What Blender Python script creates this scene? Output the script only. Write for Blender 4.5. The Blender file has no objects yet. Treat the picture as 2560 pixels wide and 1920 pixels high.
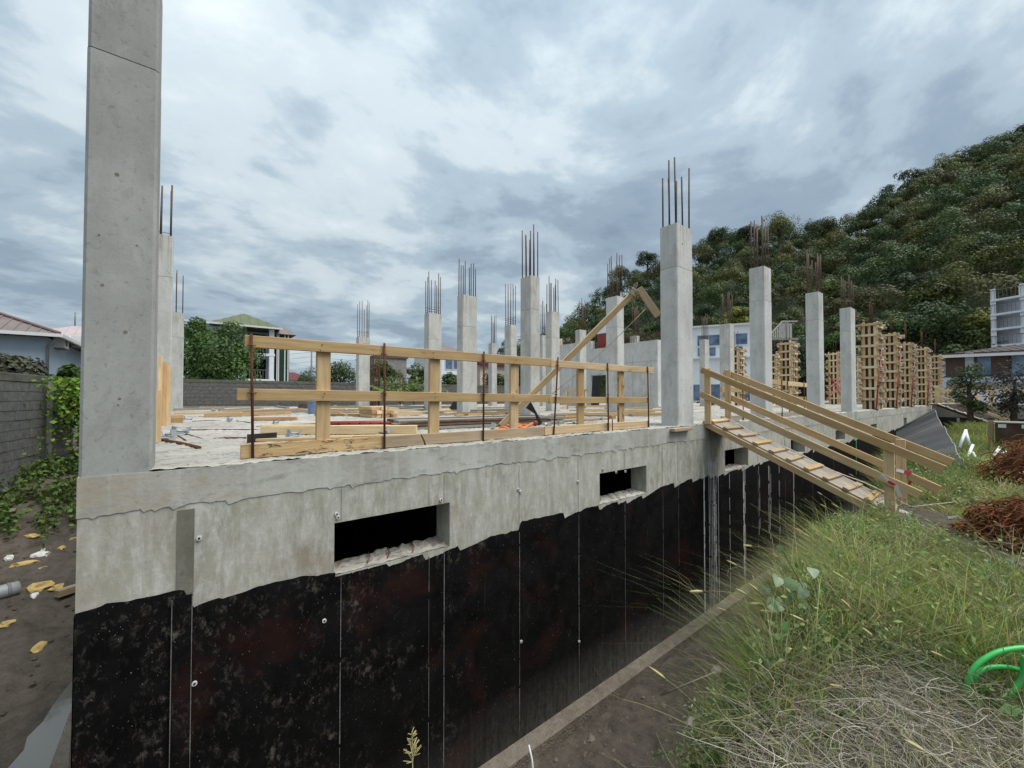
import bpy, bmesh, math, random
import numpy as np
from mathutils import Vector, Matrix, noise as mnoise
random.seed(7); RNG = np.random.default_rng(11)
sc = bpy.context.scene
COL = sc.collection
# ---------------------------------------------------------------- camera
TH = 0.902; PITCH = math.atan(1031/51600); FPX = 1031.0; CYP = 992-FPX*math.tan(PITCH)
CAM = Vector((.562, -3.981, .54))
cd = bpy.data.cameras.new('camera'); cam = bpy.data.objects.new('camera', cd); COL.objects.link(cam)
cam.location = CAM; cam.rotation_euler = (math.pi/2+PITCH, 0, TH-math.pi/2)
cd.sensor_width = 36; cd.lens = FPX/2560*36; cd.shift_y = (CYP-960)/2560
cd.clip_start = .05; cd.clip_end = 6000
sc.camera = cam
# ---------------------------------------------------------------- world: overcast sky with soft broken cloud
SUN_EL = math.radians(62); SUN_AZ = math.radians(-52)      # direction towards the sun, behind the camera to the right
w = bpy.data.worlds.new('World'); sc.world = w; w.use_nodes = True
nt = w.node_tree; nt.nodes.clear(); N = nt.nodes.new; LK = nt.links.new
out = N('ShaderNodeOutputWorld'); bg = N('ShaderNodeBackground'); LK(bg.outputs[0], out.inputs[0])
tc = N('ShaderNodeTexCoord')
def wm(op, a, b=None, c=None):
    n = N('ShaderNodeMath'); n.operation = op
    for i, q in enumerate((a, b, c)):
        if q is None: continue
        if isinstance(q, (int, float)): n.inputs[i].default_value = q
        else: LK(q, n.inputs[i])
    return n.outputs[0]
sep = N('ShaderNodeSeparateXYZ'); LK(tc.outputs['Generated'], sep.inputs[0])
zc = wm('ADD', wm('MAXIMUM', sep.outputs[2], 0.0), 0.16)
u = wm('DIVIDE', sep.outputs[0], zc); v = wm('DIVIDE', sep.outputs[1], zc)
cxyz = N('ShaderNodeCombineXYZ'); LK(u, cxyz.inputs[0]); LK(v, cxyz.inputs[1]); cxyz.inputs[2].default_value = 3.7
mp = N('ShaderNodeMapping'); LK(cxyz.outputs[0], mp.inputs[0]); mp.inputs['Rotation'].default_value = (0, 0, .65); mp.inputs['Scale'].default_value = (.85, .95, 1)
def wnoise(scale, det, rough, dist):
    n = N('ShaderNodeTexNoise'); n.inputs['Scale'].default_value = scale; n.inputs['Detail'].default_value = det
    n.inputs['Roughness'].default_value = rough; n.inputs['Distortion'].default_value = dist
    LK(mp.outputs[0], n.inputs['Vector']); return n.outputs[0]
n1 = wnoise(1.45, 8, .57, .25); n2 = wnoise(4.6, 6, .58, .2); n3 = wnoise(.6, 2, .5, .2)
dens = wm('ADD', wm('ADD', wm('MULTIPLY', n1, .70), wm('MULTIPLY', n2, .20)), wm('MULTIPLY', n3, .32))
rp = N('ShaderNodeValToRGB'); LK(dens, rp.inputs[0]); rp.color_ramp.interpolation = 'EASE'
E_ = rp.color_ramp.elements
E_[0].position = .43; E_[0].color = (.092, .122, .158, 1)
E_[1].position = .80; E_[1].color = (.320, .348, .362, 1)
for p_, c_ in ((.53, (.122, .158, .194, 1)), (.60, (.170, .212, .245, 1)), (.675, (.248, .286, .306, 1))):
    e = E_.new(p_); e.color = c_
sky = N('ShaderNodeTexSky'); sky.sky_type = 'NISHITA'; sky.sun_disc = False; sky.sun_elevation = SUN_EL; sky.sun_rotation = math.pi/2-SUN_AZ
sks = N('ShaderNodeVectorMath'); sks.operation = 'SCALE'; LK(sky.outputs[0], sks.inputs[0]); sks.inputs[3].default_value = .03
mx = N('ShaderNodeMix'); mx.data_type = 'RGBA'; mx.inputs[0].default_value = .90; LK(sks.outputs[0], mx.inputs[6]); LK(rp.outputs[0], mx.inputs[7])
LK(mx.outputs[2], bg.inputs[0])
# an overcast dome is brighter towards the zenith
LK(wm('MULTIPLY_ADD', wm('POWER', wm('MAXIMUM', sep.outputs[2], 0.0), 1.3), .75, .93), bg.inputs[1])
# ---------------------------------------------------------------- sun (veiled)
sl = bpy.data.lights.new('sun', 'SUN'); sl.energy = 1.5; sl.angle = math.radians(45); sl.color = (1, .965, .91)
sun = bpy.data.objects.new('sun', sl); COL.objects.link(sun)
sd = Vector((math.cos(SUN_AZ)*math.cos(SUN_EL), math.sin(SUN_AZ)*math.cos(SUN_EL), math.sin(SUN_EL)))
sun.rotation_euler = sd.to_track_quat('Z', 'Y').to_euler(); sun.location = (0, -20, 40)
sc.view_settings.view_transform = 'Standard'; sc.view_settings.look = 'None'; sc.view_settings.exposure = 1.3; sc.view_settings.gamma = 1
sc.render.engine = 'CYCLES'; sc.cycles.use_denoising = True; sc.cycles.max_bounces = 5; sc.cycles.diffuse_bounces = 3
sc.cycles.transparent_max_bounces = 8; sc.cycles.caustics_reflective = False; sc.cycles.caustics_refractive = False

# ================================================================ helpers
_F = Vector((math.cos(TH), math.sin(TH), 0)); _R = Vector((math.sin(TH), -math.cos(TH), 0)); _U = Vector((0, 0, 1))
_fw = _F*math.cos(PITCH)+_U*math.sin(PITCH); _up = _U*math.cos(PITCH)-_F*math.sin(PITCH)
def ray(x, y): return _fw+_R*((x-1280)/FPX)-_up*((y-CYP)/FPX)
def at_z(x, y, z=0.): d = ray(x, y); return CAM+d*((z-CAM.z)/d.z)
def at_y(x, y, Y=0.): d = ray(x, y); return CAM+d*((Y-CAM.y)/d.y)
def at_x(x, y, X=0.): d = ray(x, y); return CAM+d*((X-CAM.x)/d.x)
def at_d(x, y, D): return CAM+ray(x, y)*D
def P3(a): return Vector(a)
ORG = {}
class MB:
    def __init__(s): s.v = []; s.f = []; s.uv = []; s.sm = []
    def quad(s, a, b, c, d, uv=None, smooth=False):
        i = len(s.v); s.v += [tuple(a), tuple(b), tuple(c), tuple(d)]; s.f.append((i, i+1, i+2, i+3))
        s.uv += uv or [(0, 0), (1, 0), (1, 1), (0, 1)]; s.sm.append(smooth)
    def tri(s, a, b, c, smooth=False):
        i = len(s.v); s.v += [tuple(a), tuple(b), tuple(c)]; s.f.append((i, i+1, i+2)); s.uv += [(0, 0), (1, 0), (.5, 1)]; s.sm.append(smooth)
    def frame(s, o, X, Y, Z):
        # box with corner o and edge vectors X (length), Y, Z ; uv u along X
        o, X, Y, Z = map(Vector, (o, X, Y, Z)); lx, ly, lz = X.length, Y.length, Z.length
        c = [o, o+X, o+X+Y, o+Y, o+Z, o+X+Z, o+X+Y+Z, o+Y+Z]; i = len(s.v); s.v += [tuple(p) for p in c]
        r = random.random()*20; q = random.random()*20
        if X.cross(Y).dot(Z) < 0:
            fl = [(0, 1, 2, 3), (4, 7, 6, 5), (0, 4, 5, 1), (3, 2, 6, 7), (0, 3, 7, 4), (1, 5, 6, 2)]
        else:
            fl = [(0, 3, 2, 1), (4, 5, 6, 7), (0, 1, 5, 4), (3, 7, 6, 2), (0, 4, 7, 3), (1, 2, 6, 5)]
        C = {0: (0, 0, 0), 1: (lx, 0, 0), 2: (lx, ly, 0), 3: (0, ly, 0), 4: (0, 0, lz), 5: (lx, 0, lz), 6: (lx, ly, lz), 7: (0, ly, lz)}
        for k, F in enumerate(fl):
            s.f.append(tuple(i+j for j in F)); s.sm.append(False)
            for j in F:
                a = C[j]
                s.uv.append((r+a[0], q+a[1]) if k < 2 else (r+a[0], q+a[2]+3) if k < 4 else (r+a[1]*.15, q+a[2]))
        return s
    def box(s, x0, x1, y0, y1, z0, z1, ax='x'):
        if ax == 'x': return s.frame((x0, y0, z0), (x1-x0, 0, 0), (0, y1-y0, 0), (0, 0, z1-z0))
        if ax == 'y': return s.frame((x0, y0, z0), (0, y1-y0, 0), (x1-x0, 0, 0), (0, 0, z1-z0))
        return s.frame((x0, y0, z0), (0, 0, z1-z0), (x1-x0, 0, 0), (0, y1-y0, 0))
    def beam(s, p0, p1, w, t, up=(0, 0, 1), roll=0):
        # w across (perpendicular to up and axis), t along up; centred on the axis
        p0, p1 = Vector(p0), Vector(p1); d = p1-p0; a = d.normalized(); up = Vector(up)
        sd_ = a.cross(up)
        if sd_.length < 1e-4: sd_ = a.cross(Vector((1, 0, 0)))
        sd_.normalize(); u2 = sd_.cross(a)
        if roll: m = Matrix.Rotation(roll, 3, a); sd_ = m @ sd_; u2 = m @ u2
        return s.frame(p0-sd_*w/2-u2*t/2, d, sd_*w, u2*t)
    def tube(s, pts, r, n=6, cap=True, smooth=True):
        pts = [Vector(p) for p in pts]; m = len(pts); rr = r if isinstance(r, (list, tuple)) else [r]*m
        i0 = len(s.v); prev = None; L = 0
        for k, p in enumerate(pts):
            d = (pts[min(k+1, m-1)]-pts[max(k-1, 0)]); d = d.normalized() if d.length > 1e-9 else Vector((0, 0, 1))
            if prev is None:
                b = d.cross(Vector((0, 0, 1)));
                if b.length < .05: b = d.cross(Vector((1, 0, 0)))
            else: b = prev-d*prev.dot(d)
            b.normalize(); prev = b; c = d.cross(b)
            for j in range(n):
                an = 2*math.pi*j/n; s.v.append(tuple(p+(b*math.cos(an)+c*math.sin(an))*rr[k]))
        for k in range(m-1):
            l2 = (pts[k+1]-pts[k]).length
            for j in range(n):
                a = i0+k*n+j; b_ = i0+k*n+(j+1) % n
                s.f.append((a, b_, b_+n, a+n)); s.sm.append(smooth); s.uv += [(L, j/n), (L, (j+1)/n), (L+l2, (j+1)/n), (L+l2, j/n)]
            L += l2
        if cap:
            s.f.append(tuple(i0+j for j in range(n))[::-1]); s.uv += [(0, 0)]*n; s.sm.append(False)
            s.f.append(tuple(i0+(m-1)*n+j for j in range(n))); s.uv += [(0, 0)]*n; s.sm.append(False)
        return s
    def prism(s, poly, ext):
        # poly: list of 3D points (planar), ext: extrusion vector
        ext = Vector(ext); n = len(poly); i = len(s.v); s.v += [tuple(p) for p in poly]+[tuple(Vector(p)+ext) for p in poly]
        s.f.append(tuple(range(i, i+n))); s.f.append(tuple(range(i+2*n-1, i+n-1, -1)))
        s.uv += [(p[0]+p[1]*.3, p[2]+p[1]*.5) for p in poly]+[(p[0]+p[1]*.3, p[2]+p[1]*.5) for p in poly][::-1]; s.sm += [False, False]
        for k in range(n):
            k2 = (k+1) % n; s.f.append((i+k2, i+k, i+n+k, i+n+k2)); s.uv += [(0, 0), (1, 0), (1, .1), (0, .1)]; s.sm.append(False)
        return s
    def build(s, name, mat, parent=None, org=None, bevel=0., fixn=False):
        me = bpy.data.meshes.new(name)
        if parent is not None: o3 = ORG[parent.name]
        elif org is not None: o3 = Vector(org)
        else:
            a = np.array(s.v); o3 = Vector((float((a[:, 0].min()+a[:, 0].max())/2), float((a[:, 1].min()+a[:, 1].max())/2), float(a[:, 2].min())))
        me.from_pydata([(p[0]-o3.x, p[1]-o3.y, p[2]-o3.z) for p in s.v], [], s.f)
        ul = me.uv_layers.new(name='UVMap'); ul.data.foreach_set('uv', np.array(s.uv, dtype=np.float32).ravel())
        me.polygons.foreach_set('use_smooth', s.sm); me.materials.append(MATS[mat] if isinstance(mat, str) else mat)
        if fixn:
            b = bmesh.new(); b.from_mesh(me); bmesh.ops.recalc_face_normals(b, faces=b.faces); b.to_mesh(me); b.free()
        me.update()
        o = bpy.data.objects.new(name, me); COL.objects.link(o)
        if parent is not None: o.parent = parent
        else: o.location = o3
        ORG[o.name] = o3
        if bevel:
            m = o.modifiers.new('bevel', 'BEVEL'); m.width = bevel; m.segments = 1; m.limit_method = 'ANGLE'
        return o
def thing(name, label, cat, loc, group=None):
    o = bpy.data.objects.new(name, None); COL.objects.link(o); o.location = loc; o.empty_display_size = .2
    ORG[o.name] = Vector(loc); return tag(o, label, cat, group)
def tag(o, label=None, cat=None, group=None, kind=None):
    if label: o['label'] = label
    if cat: o['category'] = cat
    if group: o['group'] = group
    if kind: o['kind'] = kind
    return o
def copy_tree(o, loc, parent=None):
    c = o.copy(); COL.objects.link(c); c.parent = parent
    if parent is None: c.location = loc
    for ch in o.children: copy_tree(ch, loc, c)
    return c
def np_mesh(name, V, F, mat, org=(0, 0, 0), col=None, parent=None, nper=4, smooth=False):
    """mesh from numpy arrays (all faces with nper corners), optional per-vertex colour"""
    me = bpy.data.meshes.new(name); V = np.asarray(V, dtype=np.float32).reshape(-1, 3)-np.array(org, dtype=np.float32); F = np.asarray(F, dtype=np.int32).reshape(-1, nper)
    me.vertices.add(len(V)); me.vertices.foreach_set('co', V.ravel())
    me.loops.add(F.size); me.loops.foreach_set('vertex_index', F.ravel())
    me.polygons.add(len(F)); me.polygons.foreach_set('loop_start', np.arange(0, F.size, nper, dtype=np.int32)); me.polygons.foreach_set('loop_total', np.full(len(F), nper, dtype=np.int32))
    if smooth: me.polygons.foreach_set('use_smooth', np.ones(len(F), dtype=bool))
    if col is not None:
        ca = me.color_attributes.new('tint', 'FLOAT_COLOR', 'POINT'); c4 = np.ones((len(V), 4), dtype=np.float32); c4[:, :3] = col; ca.data.foreach_set('color', c4.ravel())
    me.update(); me.validate()
    me.materials.append(MATS[mat])
    if name is None: return me
    o = bpy.data.objects.new(name, me); COL.objects.link(o)
    if parent is not None: o.parent = parent
    else: o.location = org
    ORG[o.name] = Vector(org); return o

# ================================================================ materials
MATS = {}
class NT:
    def __init__(s, name):
        m = bpy.data.materials.new(name); m.use_nodes = True; s.m = m; s.t = m.node_tree; s.t.nodes.clear()
        s.out = s.t.nodes.new('ShaderNodeOutputMaterial'); s.b = s.t.nodes.new('ShaderNodeBsdfPrincipled'); s.l(s.b.outputs[0], s.out.inputs[0]); MATS[name] = m
    def n(s, k, **kw):
        q = s.t.nodes.new('ShaderNode'+k)
        for a, b in kw.items(): setattr(q, a, b)
        return q
    def l(s, a, b): s.t.links.new(a, b)
    def inp(s, node, i, val):
        if hasattr(val, 'is_output') or hasattr(val, 'links') and not isinstance(val, (tuple, list)): s.l(val, node.inputs[i])
        else: node.inputs[i].default_value = val
    def coord(s, kind='Object', scale=(1, 1, 1), jitter=True, rot=(0, 0, 0)):
        c = s.n('TexCoord').outputs[kind]
        if jitter:
            oi = s.n('ObjectInfo'); va = s.n('VectorMath', operation='SCALE'); cb = s.n('CombineXYZ')
            for k in range(3): s.l(oi.outputs['Random'], cb.inputs[k])
            s.l(cb.outputs[0], va.inputs[0]); va.inputs[3].default_value = 37.
            ad = s.n('VectorMath', operation='ADD'); s.l(c, ad.inputs[0]); s.l(va.outputs[0], ad.inputs[1]); c = ad.outputs[0]
        m = s.n('Mapping'); s.l(c, m.inputs[0]); m.inputs['Scale'].default_value = scale; m.inputs['Rotation'].default_value = rot
        return m.outputs[0]
    def noise(s, co, scale, det=4, rough=.55, dist=0.):
        q = s.n('TexNoise'); s.l(co, q.inputs['Vector']); q.inputs['Scale'].default_value = scale; q.inputs['Detail'].default_value = det
        q.inputs['Roughness'].default_value = rough; q.inputs['Distortion'].default_value = dist; return q.outputs[0]
    def ramp(s, fac, stops, interp='LINEAR'):
        r = s.n('ValToRGB'); s.l(fac, r.inputs[0]); r.color_ramp.interpolation = interp; el = r.color_ramp.elements
        while len(el) < len(stops): el.new(.5)
        for e, (p, c) in zip(el, sorted(stops, key=lambda q: q[0])):
            e.position = p; e.color = (c, c, c, 1) if isinstance(c, (int, float)) else (*c, 1)
        return r.outputs[0]
    def mix(s, f, a, b, mode='MIX'):
        q = s.n('Mix', data_type='RGBA', blend_type=mode)
        for i, val in ((0, f), (6, a), (7, b)):
            if isinstance(val, (int, float)): q.inputs[i].default_value = val
            elif isinstance(val, tuple): q.inputs[i].default_value = (*val, 1)
            else: s.l(val, q.inputs[i])
        return q.outputs[2]
    def math(s, op, a, b=0., c=None):
        q = s.n('Math', operation=op)
        for i, val in enumerate((a, b, c)):
            if val is None: continue
            if isinstance(val, (int, float)): q.inputs[i].default_value = val
            else: s.l(val, q.inputs[i])
        return q.outputs[0]
    def bump(s, h, strength=.3, dist=.01):
        q = s.n('Bump'); s.l(h, q.inputs['Height']); q.inputs['Strength'].default_value = strength; q.inputs['Distance'].default_value = dist
        s.l(q.outputs[0], s.b.inputs['Normal'])
    def fin(s, col, rough=.8, spec=.3, metal=0., **kw):
        for k, val in (('Base Color', col), ('Roughness', rough), ('Specular IOR Level', spec), ('Metallic', metal)):
            i = s.b.inputs[k]
            if isinstance(val, tuple): i.default_value = (*val, 1)
            elif isinstance(val, (int, float)): i.default_value = val
            else: s.l(val, i)
        for k, val in kw.items(): s.b.inputs[k.replace('_', ' ')].default_value = val
        return s.m
def sepz(t, co):
    q = t.n('SeparateXYZ'); t.l(co, q.inputs[0]); return q.outputs

def m_concrete(name, dark, mid, light, streak=.5, bump=.25):
    t = NT(name); co = t.coord('Object'); cs = t.coord('Object', (3.2, 3.2, .35))
    a = t.noise(co, 1.6, 6, .62, .4); b = t.noise(cs, 2.4, 5, .6, .2); c = t.noise(co, 22, 4, .65); d = t.noise(co, 90, 2, .5)
    base = t.ramp(a, ((.30, dark), (.52, mid), (.72, light)))
    st = t.ramp(b, ((.34, dark), (.6, mid), (.74, light)))
    col = t.mix(streak, base, st)
    blot = t.noise(t.coord('Object', (1.6, 1.6, .8)), 2.1, 9, .74, .3); col = t.mix(t.ramp(blot, ((.36, .5), (.47, 0.))), col, tuple(x*.78 for x in dark)); col = t.mix(t.ramp(blot, ((.56, 0.), (.68, .35))), col, tuple(min(.75, x*1.18) for x in light))
    col = t.mix(t.ramp(c, ((.30, .55), (.42, .0))), col, tuple(x*.66 for x in dark))
    pits = t.ramp(d, ((.27, 0.), (.33, 1.)))
    col = t.mix(.16, col, t.mix(t.ramp(d, ((.3, .35), (.7, .62))), (.0, .0, .0), (1., 1., 1.)), 'OVERLAY')
    zz = t.n('MapRange'); t.l(sepz(t, t.coord('Object', jitter=False))[2], zz.inputs[0]); zz.inputs[1].default_value = 2.9; zz.inputs[2].default_value = 3.75; zz.inputs[3].default_value = 0.; zz.inputs[4].default_value = 1.
    rs = t.noise(t.coord('Object', (14, 14, .5)), 1.6, 3, .5); col = t.mix(t.math('MULTIPLY', zz.outputs[0], t.ramp(rs, ((.52, 0.), (.68, .6)))), col, (.25, .175, .11))
    t.bump(t.math('ADD', t.math('MULTIPLY', a, .6), t.math('ADD', t.math('MULTIPLY', c, .35), t.math('MULTIPLY', pits, .25))), bump, .012)
    return t.fin(col, .88, .25)
m_concrete('concrete', (.38, .372, .345), (.53, .523, .492), (.63, .622, .588), .45)
m_concrete('concrete_cool', (.45, .448, .43), (.60, .597, .575), (.68, .677, .655), .4)
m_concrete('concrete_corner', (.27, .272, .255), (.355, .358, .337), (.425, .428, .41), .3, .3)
m_concrete('concrete_stain', (.13, .125, .095), (.19, .18, .145), (.27, .26, .22), .5)
m_concrete('concrete_old', (.20, .20, .185), (.30, .295, .275), (.40, .39, .37), .55)
def m_wall():
    t = NT('concrete_wall'); co = t.coord('Object', jitter=False); cs = t.coord('Object', (2.6, 2.6, .7), False); cv = t.coord('Object', (7, 7, .22), False)
    a = t.noise(co, 1.1, 7, .66, .3); b = t.noise(cs, 3.4, 10, .78, .25); c = t.noise(co, 14, 5, .7, .3); d = t.noise(cv, 2.2, 4, .6)
    olive = t.ramp(a, ((.3, (.25, .237, .185)), (.55, (.385, .367, .30)), (.75, (.50, .482, .415))))
    col = t.mix(t.ramp(b, ((.44, 0.), (.60, .75))), olive, t.ramp(c, ((.3, (.44, .43, .385)), (.7, (.66, .65, .605)))))
    col = t.mix(t.ramp(d, ((.62, 0.), (.74, .45))), col, (.22, .215, .18))
    col = t.mix(t.ramp(c, ((.28, .6), (.37, 0.))), col, (.17, .165, .14))
    rst = t.noise(co, .9, 5, .6, .5); col = t.mix(t.ramp(rst, ((.66, 0.), (.76, .4))), col, (.30, .20, .12))
    fxw = t.n('MapRange'); t.l(sepz(t, co)[0], fxw.inputs[0]); fxw.inputs[1].default_value = .9; fxw.inputs[2].default_value = .0; fxw.inputs[3].default_value = .0; fxw.inputs[4].default_value = .16
    col = t.mix(t.ramp(t.math('ADD', rst, fxw.outputs[0]), ((.60, 0.), (.74, .5))), col, (.27, .20, .14))
    t.bump(t.math('ADD', t.math('MULTIPLY', b, .5), c), .3, .01)
    return t.fin(col, .86, .25)
m_wall()
def m_slabedge():
    t = NT('concrete_edge'); co = t.coord('Object', jitter=False); cv = t.coord('Object', (4, 4, .5), False)
    a = t.noise(co, .8, 6, .62, .5); b = t.noise(cv, 2.2, 6, .65, .4); c = t.noise(co, 26, 4, .65)
    e2 = t.noise(t.coord('Object', (1, 1, 2.2), False), 3.2, 8, .72, .3)
    col = t.ramp(a, ((.3, (.28, .27, .225)), (.5, (.41, .40, .355)), (.7, (.53, .52, .48))))
    col = t.mix(t.ramp(b, ((.48, 0.), (.66, .6))), col, (.55, .545, .51)); col = t.mix(t.ramp(e2, ((.36, .55), (.48, 0.))), col, (.215, .20, .165))
    fxw = t.n('MapRange'); t.l(sepz(t, co)[0], fxw.inputs[0]); fxw.inputs[1].default_value = 1.4; fxw.inputs[2].default_value = .0; fxw.inputs[3].default_value = .0; fxw.inputs[4].default_value = .22
    col = t.mix(t.ramp(t.math('ADD', e2, fxw.outputs[0]), ((.60, 0.), (.74, .45))), col, (.33, .25, .16))
    col = t.mix(t.ramp(c, ((.27, .5), (.36, 0.))), col, (.17, .165, .15))
    t.bump(t.math('ADD', a, c), .25, .01); return t.fin(col, .87, .25)
m_slabedge()
def m_slabtop():
    t = NT('slab_top'); co = t.coord('Object', jitter=False)
    a = t.noise(co, .55, 6, .6, .4); b = t.noise(t.coord('Object', (1.4, 5, 1), False), 3.2, 7, .72, .6); c = t.noise(co, 30, 5, .7)
    col = t.ramp(a, ((.3, (.30, .28, .24)), (.52, (.43, .41, .365)), (.7, (.54, .52, .475))))
    col = t.mix(t.ramp(b, ((.40, .8), (.47, 0.))), col, (.17, .155, .13))
    col = t.mix(t.ramp(c, ((.32, .6), (.42, 0.))), col, (.23, .22, .20))
    t.bump(t.math('ADD', t.math('MULTIPLY', b, .8), t.math('MULTIPLY', c, .5)), .8, .03); return t.fin(col, .92, .15)
m_slabtop()
def m_bitumen():
    t = NT('bitumen'); co = t.coord('Object', jitter=False); sp = sepz(t, co)
    cv = t.coord('Object', (9, 9, .35), False); cl = t.coord('Object', (2.0, 2.0, 1.3), False)
    a = t.noise(cl, 1.5, 6, .62, .2); b = t.noise(cv, 2.6, 5, .65, .2); c = t.noise(co, 34, 3, .6); d = t.noise(co, 2.4, 8, .72, .7); e = t.noise(co, 1.1, 4, .6, .3)
    col = t.ramp(d, ((.35, (.003, .003, .003)), (.62, (.006, .0055, .0055)), (.8, (.016, .015, .0145))))
    red = t.ramp(e, ((.55, 0.), (.67, .65))); col = t.mix(red, col, t.mix(d, (.010, .004, .003), (.040, .014, .010)))
    # pale scuffs, thicker high on the left, and pale specks all over
    left = t.ramp(sp[0], ((.0, 1.), (.12, .75), (.3, .0))) if False else None
    fx = t.n('MapRange'); t.l(sp[0], fx.inputs[0]); fx.inputs[1].default_value = .0; fx.inputs[2].default_value = 4.2; fx.inputs[3].default_value = .17; fx.inputs[4].default_value = .0
    sc_ = t.math('ADD', a, fx.outputs[0]); fine = t.noise(t.coord('Object', (1, 1, .62), False), 15, 12, .80, .35); msk = t.math('MULTIPLY', t.ramp(sc_, ((.57, 0.), (.73, 1.))), t.ramp(fine, ((.52, 0.), (.66, .5)))); col = t.mix(msk, col, t.mix(c, (.09, .075, .062), (.40, .355, .30)))
    sps = t.noise(t.coord('Object', (1, 1, .45), False), 95, 3, .6); col = t.mix(t.ramp(sps, ((.70, 0.), (.75, .7))), col, (.42, .41, .39))
    col = t.mix(t.ramp(b, ((.64, 0.), (.80, .22))), col, (.16, .15, .145))
    # mud splash thrown up from the trench
    fz = t.n('MapRange'); t.l(sp[2], fz.inputs[0]); fz.inputs[1].default_value = .0; fz.inputs[2].default_value = .95; fz.inputs[3].default_value = 1.; fz.inputs[4].default_value = .0
    fx2 = t.n('MapRange'); t.l(sp[0], fx2.inputs[0]); fx2.inputs[1].default_value = 1.5; fx2.inputs[2].default_value = 12.; fx2.inputs[3].default_value = .05; fx2.inputs[4].default_value = .80
    spl = t.math('MULTIPLY', t.math('MULTIPLY', fz.outputs[0], fx2.outputs[0]), t.math('ADD', t.ramp(b, ((.3, .3), (.7, 1.))), t.ramp(fine, ((.42, -.75), (.66, .9)))))
    q = t.n('Clamp'); t.l(spl, q.inputs[0]); q.inputs[2].default_value = .62
    col = t.mix(q.outputs[0], col, (.27, .255, .225))
    t.bump(t.math('ADD', d, t.math('MULTIPLY', c, .3)), .35, .008)
    return t.fin(col, t.ramp(d, ((.3, .42), (.7, .78))), .15)
m_bitumen()
def m_wood(name, dark, light, knot=.5, grey=0., rough=.72):
    t = NT(name); tc_ = t.coord('UV', (.9, 16, 1)); t2 = t.coord('UV', (1.1, 2.2, 1)); t3 = t.coord('UV', (3.4, 7.5, 1))
    a = t.noise(tc_, 2.2, 6, .62, .55); b = t.noise(t2, 2., 3, .5, .3); k = t.noise(t3, 1.1, 1.5, .4, .0); g = t.noise(tc_, 9, 3, .6)
    col = t.ramp(a, ((.30, dark), (.62, light)))
    col = t.mix(t.ramp(b, ((.35, .28), (.6, 0.))), col, tuple(x*.62 for x in dark))
    col = t.mix(t.ramp(k, ((.735, 0.), (.80, knot))), col, (dark[0]*.38, dark[1]*.30, dark[2]*.26))
    oi = t.n('ObjectInfo'); hv = t.n('HueSaturation'); t.l(col, hv.inputs['Color'])
    t.l(t.math('MULTIPLY_ADD', oi.outputs['Random'], .34, .80), hv.inputs['Value']); t.l(t.math('MULTIPLY_ADD', oi.outputs['Random'], -.2, 1.08), hv.inputs['Saturation'])
    col = hv.outputs[0]
    if grey: col = t.mix(t.ramp(b, ((.4, grey), (.65, grey*.3))), col, (.26, .24, .21))
    spl = t.noise(t.coord('UV', (5, 9, 1)), 2.3, 8, .75, .4); col = t.mix(t.ramp(spl, ((.60, 0.), (.70, .42))), col, (.47, .44, .39)); col = t.mix(t.ramp(spl, ((.30, .40), (.40, 0.))), col, tuple(x*.45 for x in dark))
    t.bump(t.math('ADD', a, t.math('MULTIPLY', g, .4)), .22, .004)
    return t.fin(col, rough, .25)
m_wood('wood', (.44, .285, .135), (.62, .44, .235)); m_wood('wood_pale', (.64, .455, .245), (.82, .63, .385)); m_wood('wood_orange', (.38, .21, .09), (.54, .33, .155))
m_wood('wood_weathered', (.31, .215, .12), (.47, .345, .21), .6, .22); m_wood('wood_grey', (.22, .19, .16), (.36, .33, .29), .5, .6)
m_wood('wood_dirty', (.30, .24, .17), (.50, .44, .36), .5, .5)
def m_rotten():
    t = NT('wood_rotten'); tc_ = t.coord('UV', (.9, 16, 1)); t2 = t.coord('UV', (2.6, 8, 1))
    a = t.noise(tc_, 2.2, 6, .62, .55); b = t.noise(t2, 2.4, 6, .68, .8)
    col = t.ramp(a, ((.30, (.40, .255, .12)), (.62, (.57, .40, .215)))); col = t.mix(t.ramp(b, ((.53, 0.), (.60, .9))), col, (.05, .035, .025))
    t.bump(b, .6, .01); return t.fin(col, .8, .2)
m_rotten()
def m_plain(name, col, rough=.6, spec=.35, metal=0., var=.25, scale=6., bump=0., kind='Object'):
    t = NT(name); co = t.coord(kind); a = t.noise(co, scale, 5, .62, .3)
    c = t.ramp(a, ((.3, tuple(x*(1-var) for x in col)), (.7, tuple(min(1, x*(1+var*.6)) for x in col))))
    if bump: t.bump(a, bump, .01)
    return t.fin(c, rough, spec, metal)
m_plain('rust', (.105, .045, .022), .85, .2, 0, .45, 14, .3); m_plain('rebar', (.135, .085, .062), .7, .3, .35, .4, 30, .3); m_plain('rust_bright', (.19, .068, .030), .88, .15, 0, .5, 9)
m_plain('ply_black', (.022, .02, .02), .5, .4, 0, .5, 5); m_plain('ply_brown', (.085, .045, .03), .6, .35, 0, .45, 4); m_plain('ply_edge', (.20, .125, .075), .8, .2, 0, .4, 9)
m_plain('red_paint', (.30, .045, .04), .5, .4, 0, .3, 8); m_plain('galv', (.34, .36, .37), .5, .45, .3, .3, 12); m_plain('white_plastic', (.72, .73, .73), .5, .4, 0, .12, 6)
m_plain('foil', (.50, .54, .57), .45, .5, .2, .35, 9, .5); m_plain('blue_plastic', (.17, .24, .38), .45, .4, 0, .3, 5); m_plain('orange_plastic', (.75, .20, .05), .45, .4, 0, .15, 5)
m_plain('green_hose', (.04, .42, .09), .38, .45, 0, .15, 10); m_plain('red_tape', (.62, .05, .09), .5, .35, 0, .1, 10); m_plain('rope', (.40, .34, .25), .9, .1, 0, .3, 20)
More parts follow.
